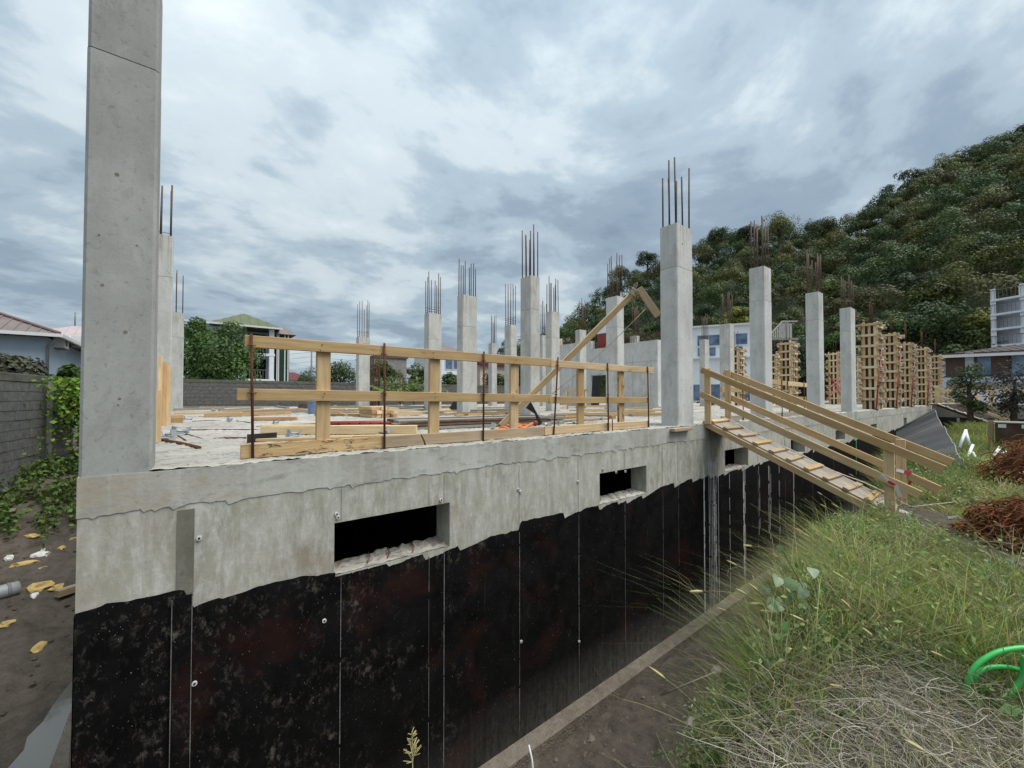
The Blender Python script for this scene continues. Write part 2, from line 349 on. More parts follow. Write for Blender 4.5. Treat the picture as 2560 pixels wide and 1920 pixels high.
m_plain('cable_white', (.66, .64, .58), .55, .3, 0, .12, 8); m_plain('green_tape', (.10, .48, .16), .5, .3, 0, .1, 10)
m_plain('sheet_grey', (.030, .032, .032), .6, .3, .0, .18, 2.5); m_plain('sheet_trim', (.42, .43, .44), .5, .4, 0, .1, 4)
m_plain('block', (.15, .148, .14), .95, .15, 0, .35, 9, .5); m_plain('block_dark', (.105, .105, .10), .95, .15, 0, .35, 9, .5); m_plain('mortar', (.19, .185, .17), .95, .1, 0, .3, 9, .4); m_plain('block_cap', (.13, .13, .105), .95, .1, 0, .4, 3, .4)
m_plain('roof_greybrown', (.20, .165, .155), .6, .3, .1, .2, 1.5); m_plain('roof_ridge', (.17, .11, .10), .6, .3, 0, .2, 2); m_plain('roof_pink', (.42, .35, .35), .65, .3, 0, .12, 1.5); m_plain('roof_green', (.12, .145, .075), .6, .3, 0, .12, 1.2)
m_plain('roof_brown', (.075, .058, .058), .7, .3, 0, .18, 1.5); m_plain('roof_red', (.13, .035, .04), .65, .3, 0, .15, 1.5); m_plain('gutter_white', (.66, .67, .68), .5, .4, 0, .08, 3)
m_plain('paint_blue', (.36, .44, .52), .85, .2, 0, .10, 1.2); m_plain('paint_white', (.78, .80, .84), .8, .25, 0, .08, 1.2); m_plain('paint_lightblue', (.52, .60, .68), .85, .2, 0, .1, 1.); m_plain('paint_beige', (.60, .50, .42), .85, .2, 0, .1, 1.)
m_plain('green_screen', (.014, .045, .028), .6, .3, 0, .2, 2); m_plain('dark_void', (.012, .012, .013), .9, .1, 0, .1, 3); m_plain('frame_white', (.72, .73, .74), .5, .4, 0, .06, 3); m_plain('frame_brown', (.09, .055, .045), .6, .3, 0, .1, 3)
m_plain('bark', (.085, .07, .055), .95, .1, 0, .4, 8, .6); m_plain('stone', (.30, .28, .25), .9, .2, 0, .3, 12, .3); m_plain('stone_yellow', (.50, .36, .14), .9, .2, 0, .3, 14, .4); m_plain('stone_white', (.62, .62, .60), .8, .2, 0, .2, 8)
m_plain('mud_water', (.05, .044, .036), .12, .5, 0, .2, 2); m_plain('pvc', (.26, .28, .29), .5, .4, 0, .1, 6); m_plain('drip', (.62, .61, .59), .9, .15, 0, .3, 8)
m_plain('pole_grey', (.20, .20, .20), .8, .2, 0, .2, 4); m_plain('tree_far_trunk', (.05, .042, .035), .95, .1, 0, .3, 4)
def m_water():
    t = NT('puddle_water'); co = t.coord('Object', jitter=False); a = t.noise(co, 9, 3, .5); t.bump(a, .05, .01)
    return t.fin((.12, .115, .105), .06, .6)
m_water()
def m_glass():
    t = NT('glass'); a = t.noise(t.coord('Object'), 1.3, 3, .5)
    return t.fin(t.ramp(a, ((.35, (.05, .09, .16)), (.65, (.16, .24, .36)))), .12, .6)
m_glass()
def m_blueglass():
    t = NT('glass_blue'); a = t.noise(t.coord('Object'), 1.3, 3, .5)
    return t.fin(t.ramp(a, ((.35, (.10, .17, .36)), (.65, (.24, .34, .55)))), .12, .6)
m_blueglass()
def m_leaf(name, rough=.6, trans=.25, spec=.3):
    t = NT(name); ca = t.n('VertexColor'); ca.layer_name = 'tint'; oi = t.n('ObjectInfo'); hv = t.n('HueSaturation')
    t.l(ca.outputs[0], hv.inputs['Color']); t.l(t.math('MULTIPLY_ADD', oi.outputs['Random'], .3, .85), hv.inputs['Value']); t.l(t.math('MULTIPLY_ADD', oi.outputs['Random'], .04, .48), hv.inputs['Hue'])
    t.fin(hv.outputs[0], rough, spec)
    tr = t.n('BsdfTranslucent'); t.l(hv.outputs[0], tr.inputs[0]); ms = t.n('MixShader'); ms.inputs[0].default_value = trans
    t.l(t.b.outputs[0], ms.inputs[1]); t.l(tr.outputs[0], ms.inputs[2]); t.l(ms.outputs[0], t.out.inputs[0]); return t.m
m_leaf('leaf'); m_leaf('leaf_glossy', .4, .2, .4); m_leaf('grass', .65, .42, .2); m_leaf('dry_stem', .85, .1, .15)
def m_soil(name, dark, light, wet=.0):
    t = NT(name); co = t.coord('Object', jitter=False); a = t.noise(co, .9, 7, .65, .5); b = t.noise(co, 7, 6, .7, .3); c = t.noise(co, 38, 4, .7)
    col = t.ramp(t.math('ADD', t.math('MULTIPLY', a, .5), t.math('MULTIPLY', b, .5)), ((.34, dark), (.66, light)))
    col = t.mix(t.ramp(c, ((.66, 0.), (.72, .5))), col, (.26, .23, .18))
    t.bump(t.math('ADD', b, t.math('MULTIPLY', c, .5)), .9, .05)
    return t.fin(col, t.ramp(a, ((.4, .55), (.6, .92))), .25)
m_soil('soil', (.045, .037, .030), (.15, .126, .10))
m_plain('seam_grey', (.19, .185, .18), .9, .1, 0, .7, 5)
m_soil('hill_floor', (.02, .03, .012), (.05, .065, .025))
# ================================================================ ground
def sm(a, b, t):
    t = np.clip((t-a)/(b-a), 0, 1); return t*t*(3-2*t)
def fbm(x, y, s, seed=0, o=4):
    r = np.zeros(np.broadcast(x, y).shape); amp = 1.; fr = s
    g = np.random.default_rng(100+seed)
    for k in range(o):
        for j in range(3):
            an = g.uniform(0, 6.283); ph = g.uniform(0, 6.283); ph2 = g.uniform(0, 6.283); f2 = fr*g.uniform(.7, 1.3)
            r += amp*np.sin((x*math.cos(an)+y*math.sin(an))*f2+ph+1.3*np.sin((-x*math.sin(an)+y*math.cos(an))*f2*.8+ph2))/3
        amp *= .5; fr *= 2.05
    return r
def crest(x): return np.interp(x, [-2, 0, 2.3, 3.5, 4.5, 6.5, 8, 10, 13, 16, 24], [-3.3, -3.3, -3.22, -3.02, -2.8, -2.56, -2.66, -2.4, -1.9, -1.6, -1.5])
def ground_z(x, y):
    x = np.asarray(x, float); y = np.asarray(y, float)
    n1 = fbm(x, y, .55, 1); n2 = fbm(x, y, 3.1, 2, 4)
    top = -1.12+.09*n1+.035*n2
    # trench along the front wall
    e0 = crest(x)+.08*fbm(x, x*0, 1.6, 3, 3); e1 = e0+.95+.12*fbm(x, x*0, 1.3, 4, 3)
    floor = -3.86+.05*n1+.03*n2+.22*sm(2, 12, x)
    z = top+(floor-top)*sm(e0, e1, y)
    # ground left of the building: low at the wall, rising to the block wall
    zl = -3.05+1.95*sm(0, 1, np.maximum((-x-.45)/3.6, (y-1.5)/9.5))+.07*n1+.05*n2
    zl = np.where(y < 0, np.minimum(zl, z)*sm(-1.5, 0, y)+z*(1-sm(-1.5, 0, y)), zl)
    z = np.where(x < -.02, zl, z)
    ins = (x > .12) & (y > .12) & (x < 36.9) & (y < 21.5); wing = (x > 37.6) & (x < 58) & (y > -14) & (y < 21.5)
    far = -1.05+.05*n1
    z = np.where((y >= .12) & (x >= .0) & ~ins, far, z)
    z = np.where(ins | wing, -3.75, z)
    z = np.where((x > 58) | (y > 21.5), far, z)
    z = np.where((x > 13) & (y < -.35) & ~wing, np.maximum(z, -1.9+.75*sm(-.6, -2.2, y)), z) if False else z
    r = np.hypot(x-10, y-5)
    tr_ = (y > -2.6) & (y < .1) & (x > 0) & (x < 14); clod = np.abs(fbm(x, y, 7.5, 41, 3))*.07+np.abs(fbm(x, y, 19, 42, 2))*.025
    z = np.where(tr_ | ((x < 0) & (y < 8)), z+clod, z)
    return z-.6*sm(60, 200, r)
def axis(fine0, fine1, step, lo, hi):
    a = list(np.arange(fine0, fine1+1e-6, step)); s = step; v = fine1
    while v < hi: s *= 1.22; v += s; a.append(v)
    s = step; v = fine0; b = []
    while v > lo: s *= 1.22; v -= s; b.append(v)
    return np.array(b[::-1]+a)
gx = axis(-4.2, 13.5, .075, -900, 900); gy = axis(-5.4, 1.2, .075, -900, 900)
X, Y = np.meshgrid(gx, gy); Z = ground_z(X, Y)
nx, ny = len(gx), len(gy); I = np.arange(nx*ny).reshape(ny, nx)
F = np.stack([I[:-1, :-1], I[:-1, 1:], I[1:, 1:], I[1:, :-1]], -1).reshape(-1, 4)
tag(np_mesh('ground', np.stack([X, Y, Z], -1), F, 'soil', smooth=True), kind='structure')
# ================================================================ hill behind the site
HP = np.array([(x, y+34*min(1, max(0, (x-1400)/200))) for x, y in [(1240, 905), (1330, 880), (1405, 848), (1440, 815), (1480, 775), (1520, 725), (1570, 690), (1640, 665), (1700, 640), (1760, 610), (1830, 585), (1930, 570), (2060, 572), (2140, 550), (2200, 500), (2270, 450), (2400, 388), (2560, 330), (2800, 255), (3200, 190), (4200, 150)]], float)
def hill_h(az_px, r):
    px = az_px; ridge = np.interp(px, HP[:, 0], HP[:, 1]); el = (992-ridge)/np.hypot(1031, px-1280)
    r1 = np.interp(px, [1240, 1500, 1800, 2200, 2560, 4200], [150, 140, 150, 155, 165, 170]); r0 = np.interp(px, [1240, 1500, 1800, 2560, 4200], [95, 82, 70, 72, 75])
    hr = el*r1; t = np.clip((r-r0)/(r1-r0), 0, 1); up = hr*(t**.85)
    dn = np.clip((r-r1)/120, 0, 1); return -1.6+up*(1-.75*dn*dn*(3-2*dn))
def az_dir(px):
    q = _F*1031+_R*(px-1280); q.normalize(); return q
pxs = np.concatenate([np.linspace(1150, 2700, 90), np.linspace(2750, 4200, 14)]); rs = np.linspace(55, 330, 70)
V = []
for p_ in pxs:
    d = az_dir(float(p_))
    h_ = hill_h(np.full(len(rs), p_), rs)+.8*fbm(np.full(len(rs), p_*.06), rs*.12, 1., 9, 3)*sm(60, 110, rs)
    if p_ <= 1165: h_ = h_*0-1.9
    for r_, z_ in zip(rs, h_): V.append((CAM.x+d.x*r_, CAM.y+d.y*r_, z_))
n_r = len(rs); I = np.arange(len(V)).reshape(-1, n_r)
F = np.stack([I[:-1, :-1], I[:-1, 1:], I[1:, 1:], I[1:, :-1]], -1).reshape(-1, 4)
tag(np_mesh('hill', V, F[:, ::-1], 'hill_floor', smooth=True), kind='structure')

def disc(m, c, nrm, r, n=10, th=.01):
    c = Vector(c); nrm = Vector(nrm); m.tube([c, c+nrm*th], r, n)
# ================================================================ foundation
FX = 37.4
fd = thing('concrete_foundation', 'long grey concrete basement wall with black coated lower half under the column slab', 'foundation', (0, 0, -3.9))
OPEN = [(1.64, 2.84, -1.09, -.615), (5.35, 6.53, -1.05, -.59), (9.32, 10.44, -1.01, -.57), (13.05, 14.12, -1.0, -.6), (17., 18.08, -.9, -.55), (21.6, 22.6, -.9, -.55), (28.2, 29., -.9, -.5)]
ZB = -.27
wl = MB(); xs = 0.
for (a, b, z0, z1) in OPEN:
    wl.box(xs, a, 0, .3, -3.9, ZB); wl.box(a, b, 0, .3, -3.9, z0); wl.box(a, b, 0, .3, z1, ZB); xs = b
wl.box(xs, FX, 0, .3, -3.9, ZB)
wl.box(0, .3, .3, 21, -3.9, ZB, 'y'); wl.box(.3, FX, 20.7, 21, -3.9, ZB)
wl.build('wall', 'concrete_wall', fd)
# slab: rough top, edge band with ragged lower lip
s_ = MB(); s_.box(0.012, FX, .012, 21, ZB, -.012); s_.build('slab', 'slab_top', fd)
def ragged_band(x0, x1, top, bot, amp, y, seed, step=.035):
    m = MB(); g = np.random.default_rng(seed); xs = np.arange(x0, x1+step/2, step); zb = []
    drip = 0
    for x in xs:
        n = mnoise.noise((x*1.3, seed, 0))*.022+mnoise.noise((x*7, seed, 3))*.018+mnoise.noise((x*23, seed, 5))*.012
        if g.random() < .09: drip = -g.uniform(.01, .07)
        drip *= .55
        zb.append(bot+n*amp+drip*amp+mnoise.noise((x*.25, seed, 9))*.02)
    for k in range(len(xs)-1):
        a, b = xs[k], xs[k+1]
        t0 = top+mnoise.noise((a*9, 1, seed))*.006; t1 = top+mnoise.noise((b*9, 1, seed))*.006
        m.quad((a, y, zb[k]), (b, y, zb[k+1]), (b, y, t1), (a, y, t0)); m.quad((a, .0, zb[k]), (b, .0, zb[k+1]), (b, y, zb[k+1]), (a, y, zb[k]))
        m.quad((a, y, t0), (b, y, t1), (b, .1, t1), (a, .1, t0))
    m.quad((x0, y, zb[0]), (x0, y, top), (x0, .1, top), (x0, .1, zb[0]))
    return m
ragged_band(-.004, FX, -.004, -.275, 1., -.006, 5, .02).build('slab_edge', 'concrete_edge', fd)
# rough crust on top of the slab: real chips and ridges near the front, as one sheet
gx = np.concatenate([np.arange(.0, 9, .035), np.arange(9, FX, .12)]); gy = np.concatenate([np.arange(.0, 4.5, .04), np.arange(4.5, 21, .16)])
X, Y = np.meshgrid(gx, gy); Zs = .004+.010*fbm(X*1.2, Y*1.2, 6, 21, 3)+.008*np.abs(fbm(X, Y, 24, 22, 2))+RNG.uniform(-.006, .006, X.shape)
Zs = np.maximum(Zs, -.006); Zs[0, :] -= .006
nx, ny = len(gx), len(gy); I = np.arange(nx*ny).reshape(ny, nx); F = np.stack([I[:-1, :-1], I[:-1, 1:], I[1:, 1:], I[1:, :-1]], -1).reshape(-1, 4)
np_mesh('slab_crust', np.stack([X, Y, Zs], -1), F, 'slab_top', org=(0, 0, -3.9), parent=fd)
# black coating with a torn upper edge
BX = [0, .32, .62, .63, 1.05, 1.29, 1.63, 2.8, 3.32, 3.81, 3.85, 4.85, 5.35, 6.51, 6.99, 7.59, 9.19, 12.45, 14.5, 20, 30, 37.4]
BZ = [-.90, -.92, -.93, -.985, -1.0, -1.04, -1.085, -1.12, -1.12, -1.13, -1.03, -1.06, -1.075, -1.055, -1.02, -1.0, -1.02, -1.02, -1.0, -.98, -.95, -.9]
cm = MB(); xs = np.arange(0, FX+.001, .03); g = np.random.default_rng(3); saw = 0; zt = []
for x in xs:
    saw += .0055
    if g.random() < .085: saw = -g.uniform(.015, .07)
    zt.append(float(np.interp(x, BX, BZ))+.9*saw+mnoise.noise((x*9, 2, 0))*.014+mnoise.noise((x*31, 5, 0))*.008-.01)
    saw = min(saw, .03)
for k in range(len(xs)-1):
    a, b = xs[k], xs[k+1]
    for (o0, o1, z0, z1) in OPEN:
        if o0-.02 < a < o1+.02: zt[k] = min(zt[k], z0-.012-.015*abs(mnoise.noise((a*12, 0, 0)))); zt[k+1] = min(zt[k+1], z0-.012)
    zz = np.linspace(-3.9, min(zt[k], zt[k+1])-.05, 3)
    cm.quad((a, -.006, -3.9), (b, -.006, -3.9), (b, -.006, zt[k+1]), (a, -.006, zt[k])); cm.quad((a, -.006, zt[k]), (b, -.006, zt[k+1]), (b, .0, zt[k+1]), (a, .0, zt[k]))
for k in range(140):
    y0_, y1_ = k*.15, (k+1)*.15; z0_ = -.93+.04*mnoise.noise((y0_*4, 7, 0)); z1_ = -.93+.04*mnoise.noise((y1_*4, 7, 0)); cm.quad((-.006, y1_, -3.9), (-.006, y0_, -3.9), (-.006, y0_, z0_), (-.006, y1_, z1_))
cm.build('bitumen_coating', 'bitumen', fd)
# form seams, tie holes, pale drip lines
for x, w_ in ((1.70, .012), (2.59, .007), (2.77, .012), (3.82, .010), (4.89, .010), (5.94, .008), (7.0, .009), (7.5, .006), (10.92, .01), (12.6, .01), (14.7, .01), (16.7, .01)):
    oz = [o for o in OPEN if o[0]-.01 < x < o[1]+.01]; zt0 = min([float(np.interp(x, BX, BZ))-.03]+[o[2]-.03 for o in oz]); m = MB(); z = -3.7; gs = random.Random(int(x*100)); w_ *= .7
    while z < zt0-.05:
        l = gs.uniform(.2, .8); ww = w_*gs.uniform(.5, 1.1); xo = gs.uniform(-.0015, .0015); m.box(x+xo-ww/2, x+xo+ww/2, -.011, .0, z, min(z+l, zt0), 'z'); z += l*gs.uniform(1., 1.12)
    m.build('form_seam', 'seam_grey', fd)
    m = MB(); m.box(x-w_/3, x+w_/3, -.0035, .0, max([float(np.interp(x, BX, BZ))+.045]+[o[3]+.01 for o in oz]), -.31, 'z'); m.build('form_seam', 'concrete_old', fd)
m = MB(); m.box(.50, .62, -.022, .0, -3.9, -.95, 'z'); m.build('joint_strip', 'bitumen', fd)
m = MB(); m.box(.497, .502, -.026, .0, -3.9, -.96, 'z'); m.build('strip_lip', 'seam_grey', fd); m = MB(); m.box(.615, .620, -.026, .0, -3.9, -.96, 'z'); m.build('strip_lip', 'seam_grey', fd)
m = MB(); m.box(.52, .625, -.004, .0, -.94, -.31, 'z'); m.build('joint_strip', 'concrete_stain', fd)
for D in ((430, 1162), (727, 1110), (730, 1117), (952, 1080), (1119, 1057), (1124, 1062), (1248, 1040), (1302, 1014), (1330, 1020), (1350, 1018), (700, 1340), (1250, 1385), (1125, 1385), (420, 1475)):
    p = at_y(D[0]*1.1573, D[1]*1.1573, 0); m = MB(); disc(m, (p.x, .0, p.z), (0, -1, 0), .018, 10, .016); t_ = m.build('tie_hole', 'drip', fd)
    m = MB(); disc(m, (p.x, -.016, p.z), (0, -1, 0), .008, 8, .003); m.build('hole', 'dark_void', t_)
dr = MB(); g = np.random.default_rng(8)
for k in range(30):
    x = g.choice([8.45, 8.75, 8.9, 9.05, 9.5, 10.2, 11.0, 11.6, 12.3, 13.2]) + g.normal(0, .05); w_ = g.uniform(.004, .014); z1 = -.95-g.uniform(0, .5)*(k > 8); z0 = -3.7+g.uniform(0, 1.6)*(k > 6)
    if k < 7: x = [8.42, 8.62, 8.68, 8.74, 8.80, 8.86, 9.0][k]; w_ = [.03, .012, .008, .010, .012, .008, .012][k]; z1 = -.75
    z = z1
    while z > z0:
        l = g.uniform(.15, .5); dr.box(x-w_/2, x+w_/2, -.0095, .0, max(z-l, z0), z, 'z'); z -= l*g.uniform(1.0, 1.1 if k < 7 else 1.6)
tag(dr.build('drip_line', 'drip', fd), kind='stuff')
ft = MB()
for k in range(75):
    a = k*.5; b = a+.5; o = .22+.035*mnoise.noise((a*2, 0, 0)); o2 = .22+.035*mnoise.noise((b*2, 0, 0)); z = -3.72+.16*min(1, a/10); z2 = -3.72+.16*min(1, b/10)
    ft.quad((a, -o, z), (b, -o2, z2), (b, .0, z2), (a, .0, z)); ft.quad((a, -o, -4.2), (b, -o2, -4.2), (b, -o2, z2), (a, -o, z))
ft.quad((-.35, -.3, -2.78), (0, -.3, -2.78), (0, 12, -2.72), (-.35, 12, -2.72)); ft.quad((-.35, 12, -4), (-.35, -.3, -4), (-.35, -.3, -2.78), (-.35, 12, -2.72)); ft.quad((-.35, -.3, -4), (0, -.3, -4), (0, -.3, -2.78), (-.35, -.3, -2.78))
m_soil('footing_mud', (.10, .082, .062), (.27, .235, .19)); ft.build('footing', 'footing_mud', fd)
# broken sills inside the openings
for k, (a, b, z0, z1) in enumerate(OPEN[:3]):
    m = MB(); g = np.random.default_rng(40+k); n = 26; ys = [0.0, .06, .14, .24, .31]; H = g.uniform(0, .035, (n+1, 5)); H[:, 0] *= .3
    for i in range(n):
        for j in range(4):
            xa, xb = a+(b-a)*i/n, a+(b-a)*(i+1)/n
            m.quad((xa, ys[j], z0+.003+H[i, j]), (xb, ys[j], z0+.003+H[i+1, j]), (xb, ys[j+1], z0+.003+H[i+1, j+1]), (xa, ys[j+1], z0+.003+H[i, j+1]))
    m.build('sill', 'slab_top', fd)
for x in (1.95, 2.15, 2.42):
    m = MB(); m.tube([(x, .02, -1.055), (x+.06, .12, -1.045), (x+.1, .28, -1.05)], .006, 5); m.build('rebar_stub', 'rust_bright', fd)
m = MB()   # interior columns and back wall seen through the openings stay in the dark; a cross wall
m.box(4.2, 4.4, .35, 8, -3.75, ZB-.01, 'y'); m.build('inner_wall', 'concrete_old', fd)

# wing at the far end, standing forward of the long wall
wg = thing('concrete_wing', 'far low concrete basement wing with black lower wall beyond the second ramp', 'foundation', (37.5, -6, -3.9))
m = MB(); m.box(37.5, 58, -14, 21, -3.9, .10); m.build('wall', 'concrete_old', wg)
m = MB(); m.box(37.47, 37.5, -13.9, -.06, -3.9, -.72, 'y'); m.build('bitumen_coating', 'ply_black', wg)
for y in (-1.1, -2.2, -2.6, -4): m = MB(); m.box(37.455, 37.47, y-.06, y+.06, -3.2, -.75, 'z'); m.build('drip_line', 'drip', wg)

# ================================================================ columns
def make_bars(root, w, d, H, n_bars, hmax, seed, ties, mat='rebar'):
    g = np.random.default_rng(seed); c = .045; pts = []
    per = [(c, c), (w/2, c), (w-c, c), (w-c, d/2), (w-c, d-c), (w/2, d-c), (c, d-c), (c, d/2), (w*.3, c), (w*.7, d-c)][:n_bars]
    o = ORG[root.name]
    for (x, y) in per:
        h = hmax*1.1*g.uniform(.70, 1.); lx, ly = g.normal(0, .008, 2)
        m = MB(); m.tube([(o.x+x, o.y+y, H-.05), (o.x+x+lx*.4, o.y+y+ly*.4, H+h*.5), (o.x+x+lx, o.y+y+ly, H+h)], .0155, 5); m.build('rebar', mat, root)
    for k in range(ties):
        z = H+.06+.09*k; q = .04
        m = MB(); m.tube([(o.x+q, o.y+q, z), (o.x+w-q, o.y+q, z+g.uniform(-.02, .02)), (o.x+w-q, o.y+d-q, z), (o.x+q, o.y+d-q, z), (o.x+q, o.y+q, z)], .006, 4); m.build('tie_ring', mat, root)
def column(x, y, w, d, H, label, joint=None, mat='concrete', bars=8, hmax=1.2, ties=0, seed=0, group='concrete columns with bare rebar', collar=True):
    r = thing('concrete_column', label, 'column', (x, y, 0), group)
    j = joint or H*.72; q = .004; ch = .012
    def shaft(z0, z1, inset):
        m = MB(); a = x+inset; b = x+w-inset; c_ = y+inset; e = y+d-inset; k = .018
        ring = [(a+k, c_), (b-k, c_), (b, c_+k), (b, e-k), (b-k, e), (a+k, e), (a, e-k), (a, c_+k)]
        n = len(ring); zs = np.linspace(z0, z1, 5); i0 = 0
        for zi, z in enumerate(zs): m.v += [(p[0], p[1], z) for p in ring]
        for zi in range(4):
            for t in range(n):
                t2 = (t+1) % n; m.f.append((zi*n+t, zi*n+t2, zi*n+n+t2, zi*n+n+t)); m.uv += [(0, 0)]*4; m.sm.append(False)
        m.f.append(tuple(range(4*n, 5*n))); m.uv += [(0, 0)]*n; m.sm.append(False)
        return m
    shaft(-.01, j-.004, 0).build('shaft', mat, r); shaft(j-.004, j+.004, .007).build('joint', 'concrete_old', r); shaft(j+.004, H, .002).build('shaft', mat, r)
    if collar:
        m = MB(); g = np.random.default_rng(seed+5)
        for k in range(40 if y > 1 else 0):
            s = g.integers(0, 2); px, py = (x+g.uniform(0, w), y-.02-g.uniform(0, .08)) if s == 0 else (x-.02-g.uniform(0, .08), y+g.uniform(0, d))
            a = g.uniform(.012, .04); m.frame((px, py, 0), Vector((a, a*g.uniform(-.5, .5), 0)), Vector((a*g.uniform(-.5, .5), a*.8, a*.2)), Vector((a*.1, 0, a*.5)))
        if m.v: tag(m.build('mortar_crumb', 'slab_top', r), kind='stuff')
    if y < 5:
        g2 = random.Random(seed*7)
        for k in range(7):
            z = g2.uniform(.3, H-.3); u_ = g2.uniform(.06, w-.06); m = MB(); disc(m, (x+u_, y+.001, z), (0, -1, 0), g2.uniform(.006, .013), 7, .0025); m.build('tie_hole', 'concrete_stain', r)
    if bars: make_bars(r, w, d, H, bars, hmax, seed, ties)
    return r
H = 3.73
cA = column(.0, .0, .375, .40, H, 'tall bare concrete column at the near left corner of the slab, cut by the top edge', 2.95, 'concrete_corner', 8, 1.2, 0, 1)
column(at_y(426, 1060, 6.55).x-.40, 6.55, .40, .36, 3.72, 'concrete column behind the corner column with wide flat boards leaning on it', 2.9, 'concrete', 8, 1.1, 1, 2)
column(at_y(456.5, 1027, 16.0).x-.48, 16.0, .48, .4, 3.72, 'concrete column third back along the left edge, beside the leafy tree', 2.8, 'concrete', 6, 1.55, 0, 3)
def colpx(xn, y, w, d, H, label, **k): return column(at_y(xn, 1030, y).x, y, w, d, H, label, **k)
colpx(1695.5, .02, .56, .35, 3.73, 'largest rebar topped concrete column, at the slab edge beside the ramp top', joint=2.93, mat='concrete_cool', bars=8, hmax=1.15, seed=4)
colpx(1914, .04, .46, .345, 3.73, 'concrete column at the slab edge seen through the ramp handrails', joint=2.9, mat='concrete_cool', bars=8, hmax=1.2, seed=5)
colpx(2050.5, .04, .46, .345, 3.75, 'concrete column at the slab edge right of the wooden guard boards, second from the timber forms', joint=2.9, mat='concrete_cool', bars=8, hmax=1.25, seed=6)
colpx(2130.5, .04, .62, .32, 3.75, 'concrete column at the slab edge nearest to the row of timber column forms', joint=2.9, mat='concrete_cool', bars=8, hmax=1.2, seed=7)
colpx(1326.5, 4.15, .34, .43, 3.73, 'tall concrete column behind the guard rail with a dark plywood offcut at its foot', joint=2.85, bars=8, hmax=1.35, seed=8)
colpx(1544, 4.12, .36, .45, 3.73, 'concrete column just behind the leaning plank with the tied crosspiece', joint=2.75, mat='concrete_cool', bars=8, hmax=1.3, seed=9)
colpx(1827, 4.15, .386, .46, 3.73, 'concrete column behind the upper ramp posts, in front of the white building', joint=2.7, bars=6, hmax=1.3, seed=10)
colpx(1156, 7.0, .55, .35, 3.73, 'broad concrete column left of the tallest middle column, with two smooth lifts', joint=2.75, bars=8, hmax=1.15, seed=11)
colpx(1379, 7.1, .44, .335, 3.73, 'slim concrete column half hidden by the tall one right of it in the middle of the slab', joint=2.75, bars=8, hmax=1.25, seed=12)
colpx(1071, 10.2, .56, .39, 3.73, 'concrete column with rebar stirrups showing at its head, behind the second rail post', joint=2.75, bars=8, hmax=1.5, ties=3, seed=13)
colpx(1276.5, 10.3, .36, .46, 3.73, 'small grey concrete column with wired rebar cage left of the tallest middle column', joint=2.75, bars=8, hmax=1.75, ties=4, seed=14)
colpx(895.5, 18.2, .60, .43, 3.73, 'lone concrete column at the back left with three clusters of rebar and a wired cage', joint=3.4, bars=7, hmax=1.9, ties=4, seed=15)
colpx(1229.5, 15.9, .38, .37, 3.73, 'tiny far concrete column between the two middle columns, seen against low trees', joint=3.1, bars=6, hmax=1.6, seed=16)
colpx(1356.5, 11.7, .36, .36, 3.73, 'sliver of a far concrete column between the two tall middle ones', joint=3.2, bars=6, hmax=1.7, seed=17)
colpx(1450, 9.3, .48, .30, 3.73, 'concrete column in front of the left part of the core wall, left of the leaning plank', joint=3.0, bars=6, hmax=1.5, seed=18)
colpx(1763.5, 7.25, .50, .32, 3.73, 'small far concrete column between the largest column and the ramp post', joint=2.9, bars=6, hmax=1.4, ties=2, seed=19)
colpx(1590, 8.9, .4, .36, 3.75, 'narrow concrete column joined to the core wall right of the leaning plank', joint=2.9, bars=6, hmax=1.7, seed=20)
# ================================================================ core wall
cw = thing('core_wall', 'pale concrete core wall with a doorway and thin rebar along its top', 'wall', (18.5, 10.2, 0))
Xw = 18.5
def wy(px): return at_x(px, 1000, Xw).y
yA, yB, yC, yD, yE = wy(1645), wy(1562), wy(1515), wy(1478), wy(1392)
zt = lambda px, py: at_x(px, py, Xw).z
m = MB(); m.box(Xw, Xw+.3, yA, yC, 0, zt(1610, 853), 'y'); m.build('wall_panel', 'concrete_cool', cw)
m = MB(); m.box(Xw, Xw+.3, yD, yE, 0, zt(1420, 860), 'y'); m.build('wall_panel', 'concrete_cool', cw)
m = MB(); m.box(Xw, Xw+.3, yC, yD, 1.75, zt(1496, 871), 'y'); m.build('lintel', 'concrete_cool', cw)
for y0 in np.linspace(yA+.4, yE-.3, 7):
    m = MB(); m.box(Xw-.004, Xw, y0-.006, y0+.006, .02, 2.4 if abs(y0-(yC+yD)/2) > .8 else .03, 'z'); m.build('form_seam', 'concrete_old', cw)
m = MB(); m.box(Xw-.004, Xw, yA+.02, yC-.02, 2.3, 2.315, 'y'); m.build('form_seam', 'concrete_old', cw)
g = np.random.default_rng(5); bars = MB()
for y0 in np.arange(yA+.1, yE, .16):
    zz = zt(1610, 853) if y0 < yC else zt(1496, 871) if y0 < yD else zt(1420, 860)
    for xo in (.06, .24): bars.tube([(Xw+xo, y0, zz-.05), (Xw+xo+g.normal(0, .01), y0+g.normal(0, .02), zz+g.uniform(.35, .6))], .011, 4)
bars.build('rebar', 'rust', cw)
m = MB(); m.box(Xw+.05, Xw+.3, yE-.2, yE+.9, zt(1420, 860), zt(1420, 860)+.42, 'y'); m.build('form_panel', 'paint_beige', cw)
m = MB(); m.box(Xw+.8, Xw+.88, yC-.1, yD+.2, zt(1496, 871)-.1, zt(1496, 871)+.95, 'y'); m.build('form_panel', 'red_paint', cw)
m = MB(); m.box(Xw+.75, Xw+.93, yC-.1, yD+.2, zt(1496, 871)+.95, zt(1496, 871)+1.45, 'y'); m.build('form_panel', 'paint_white', cw)
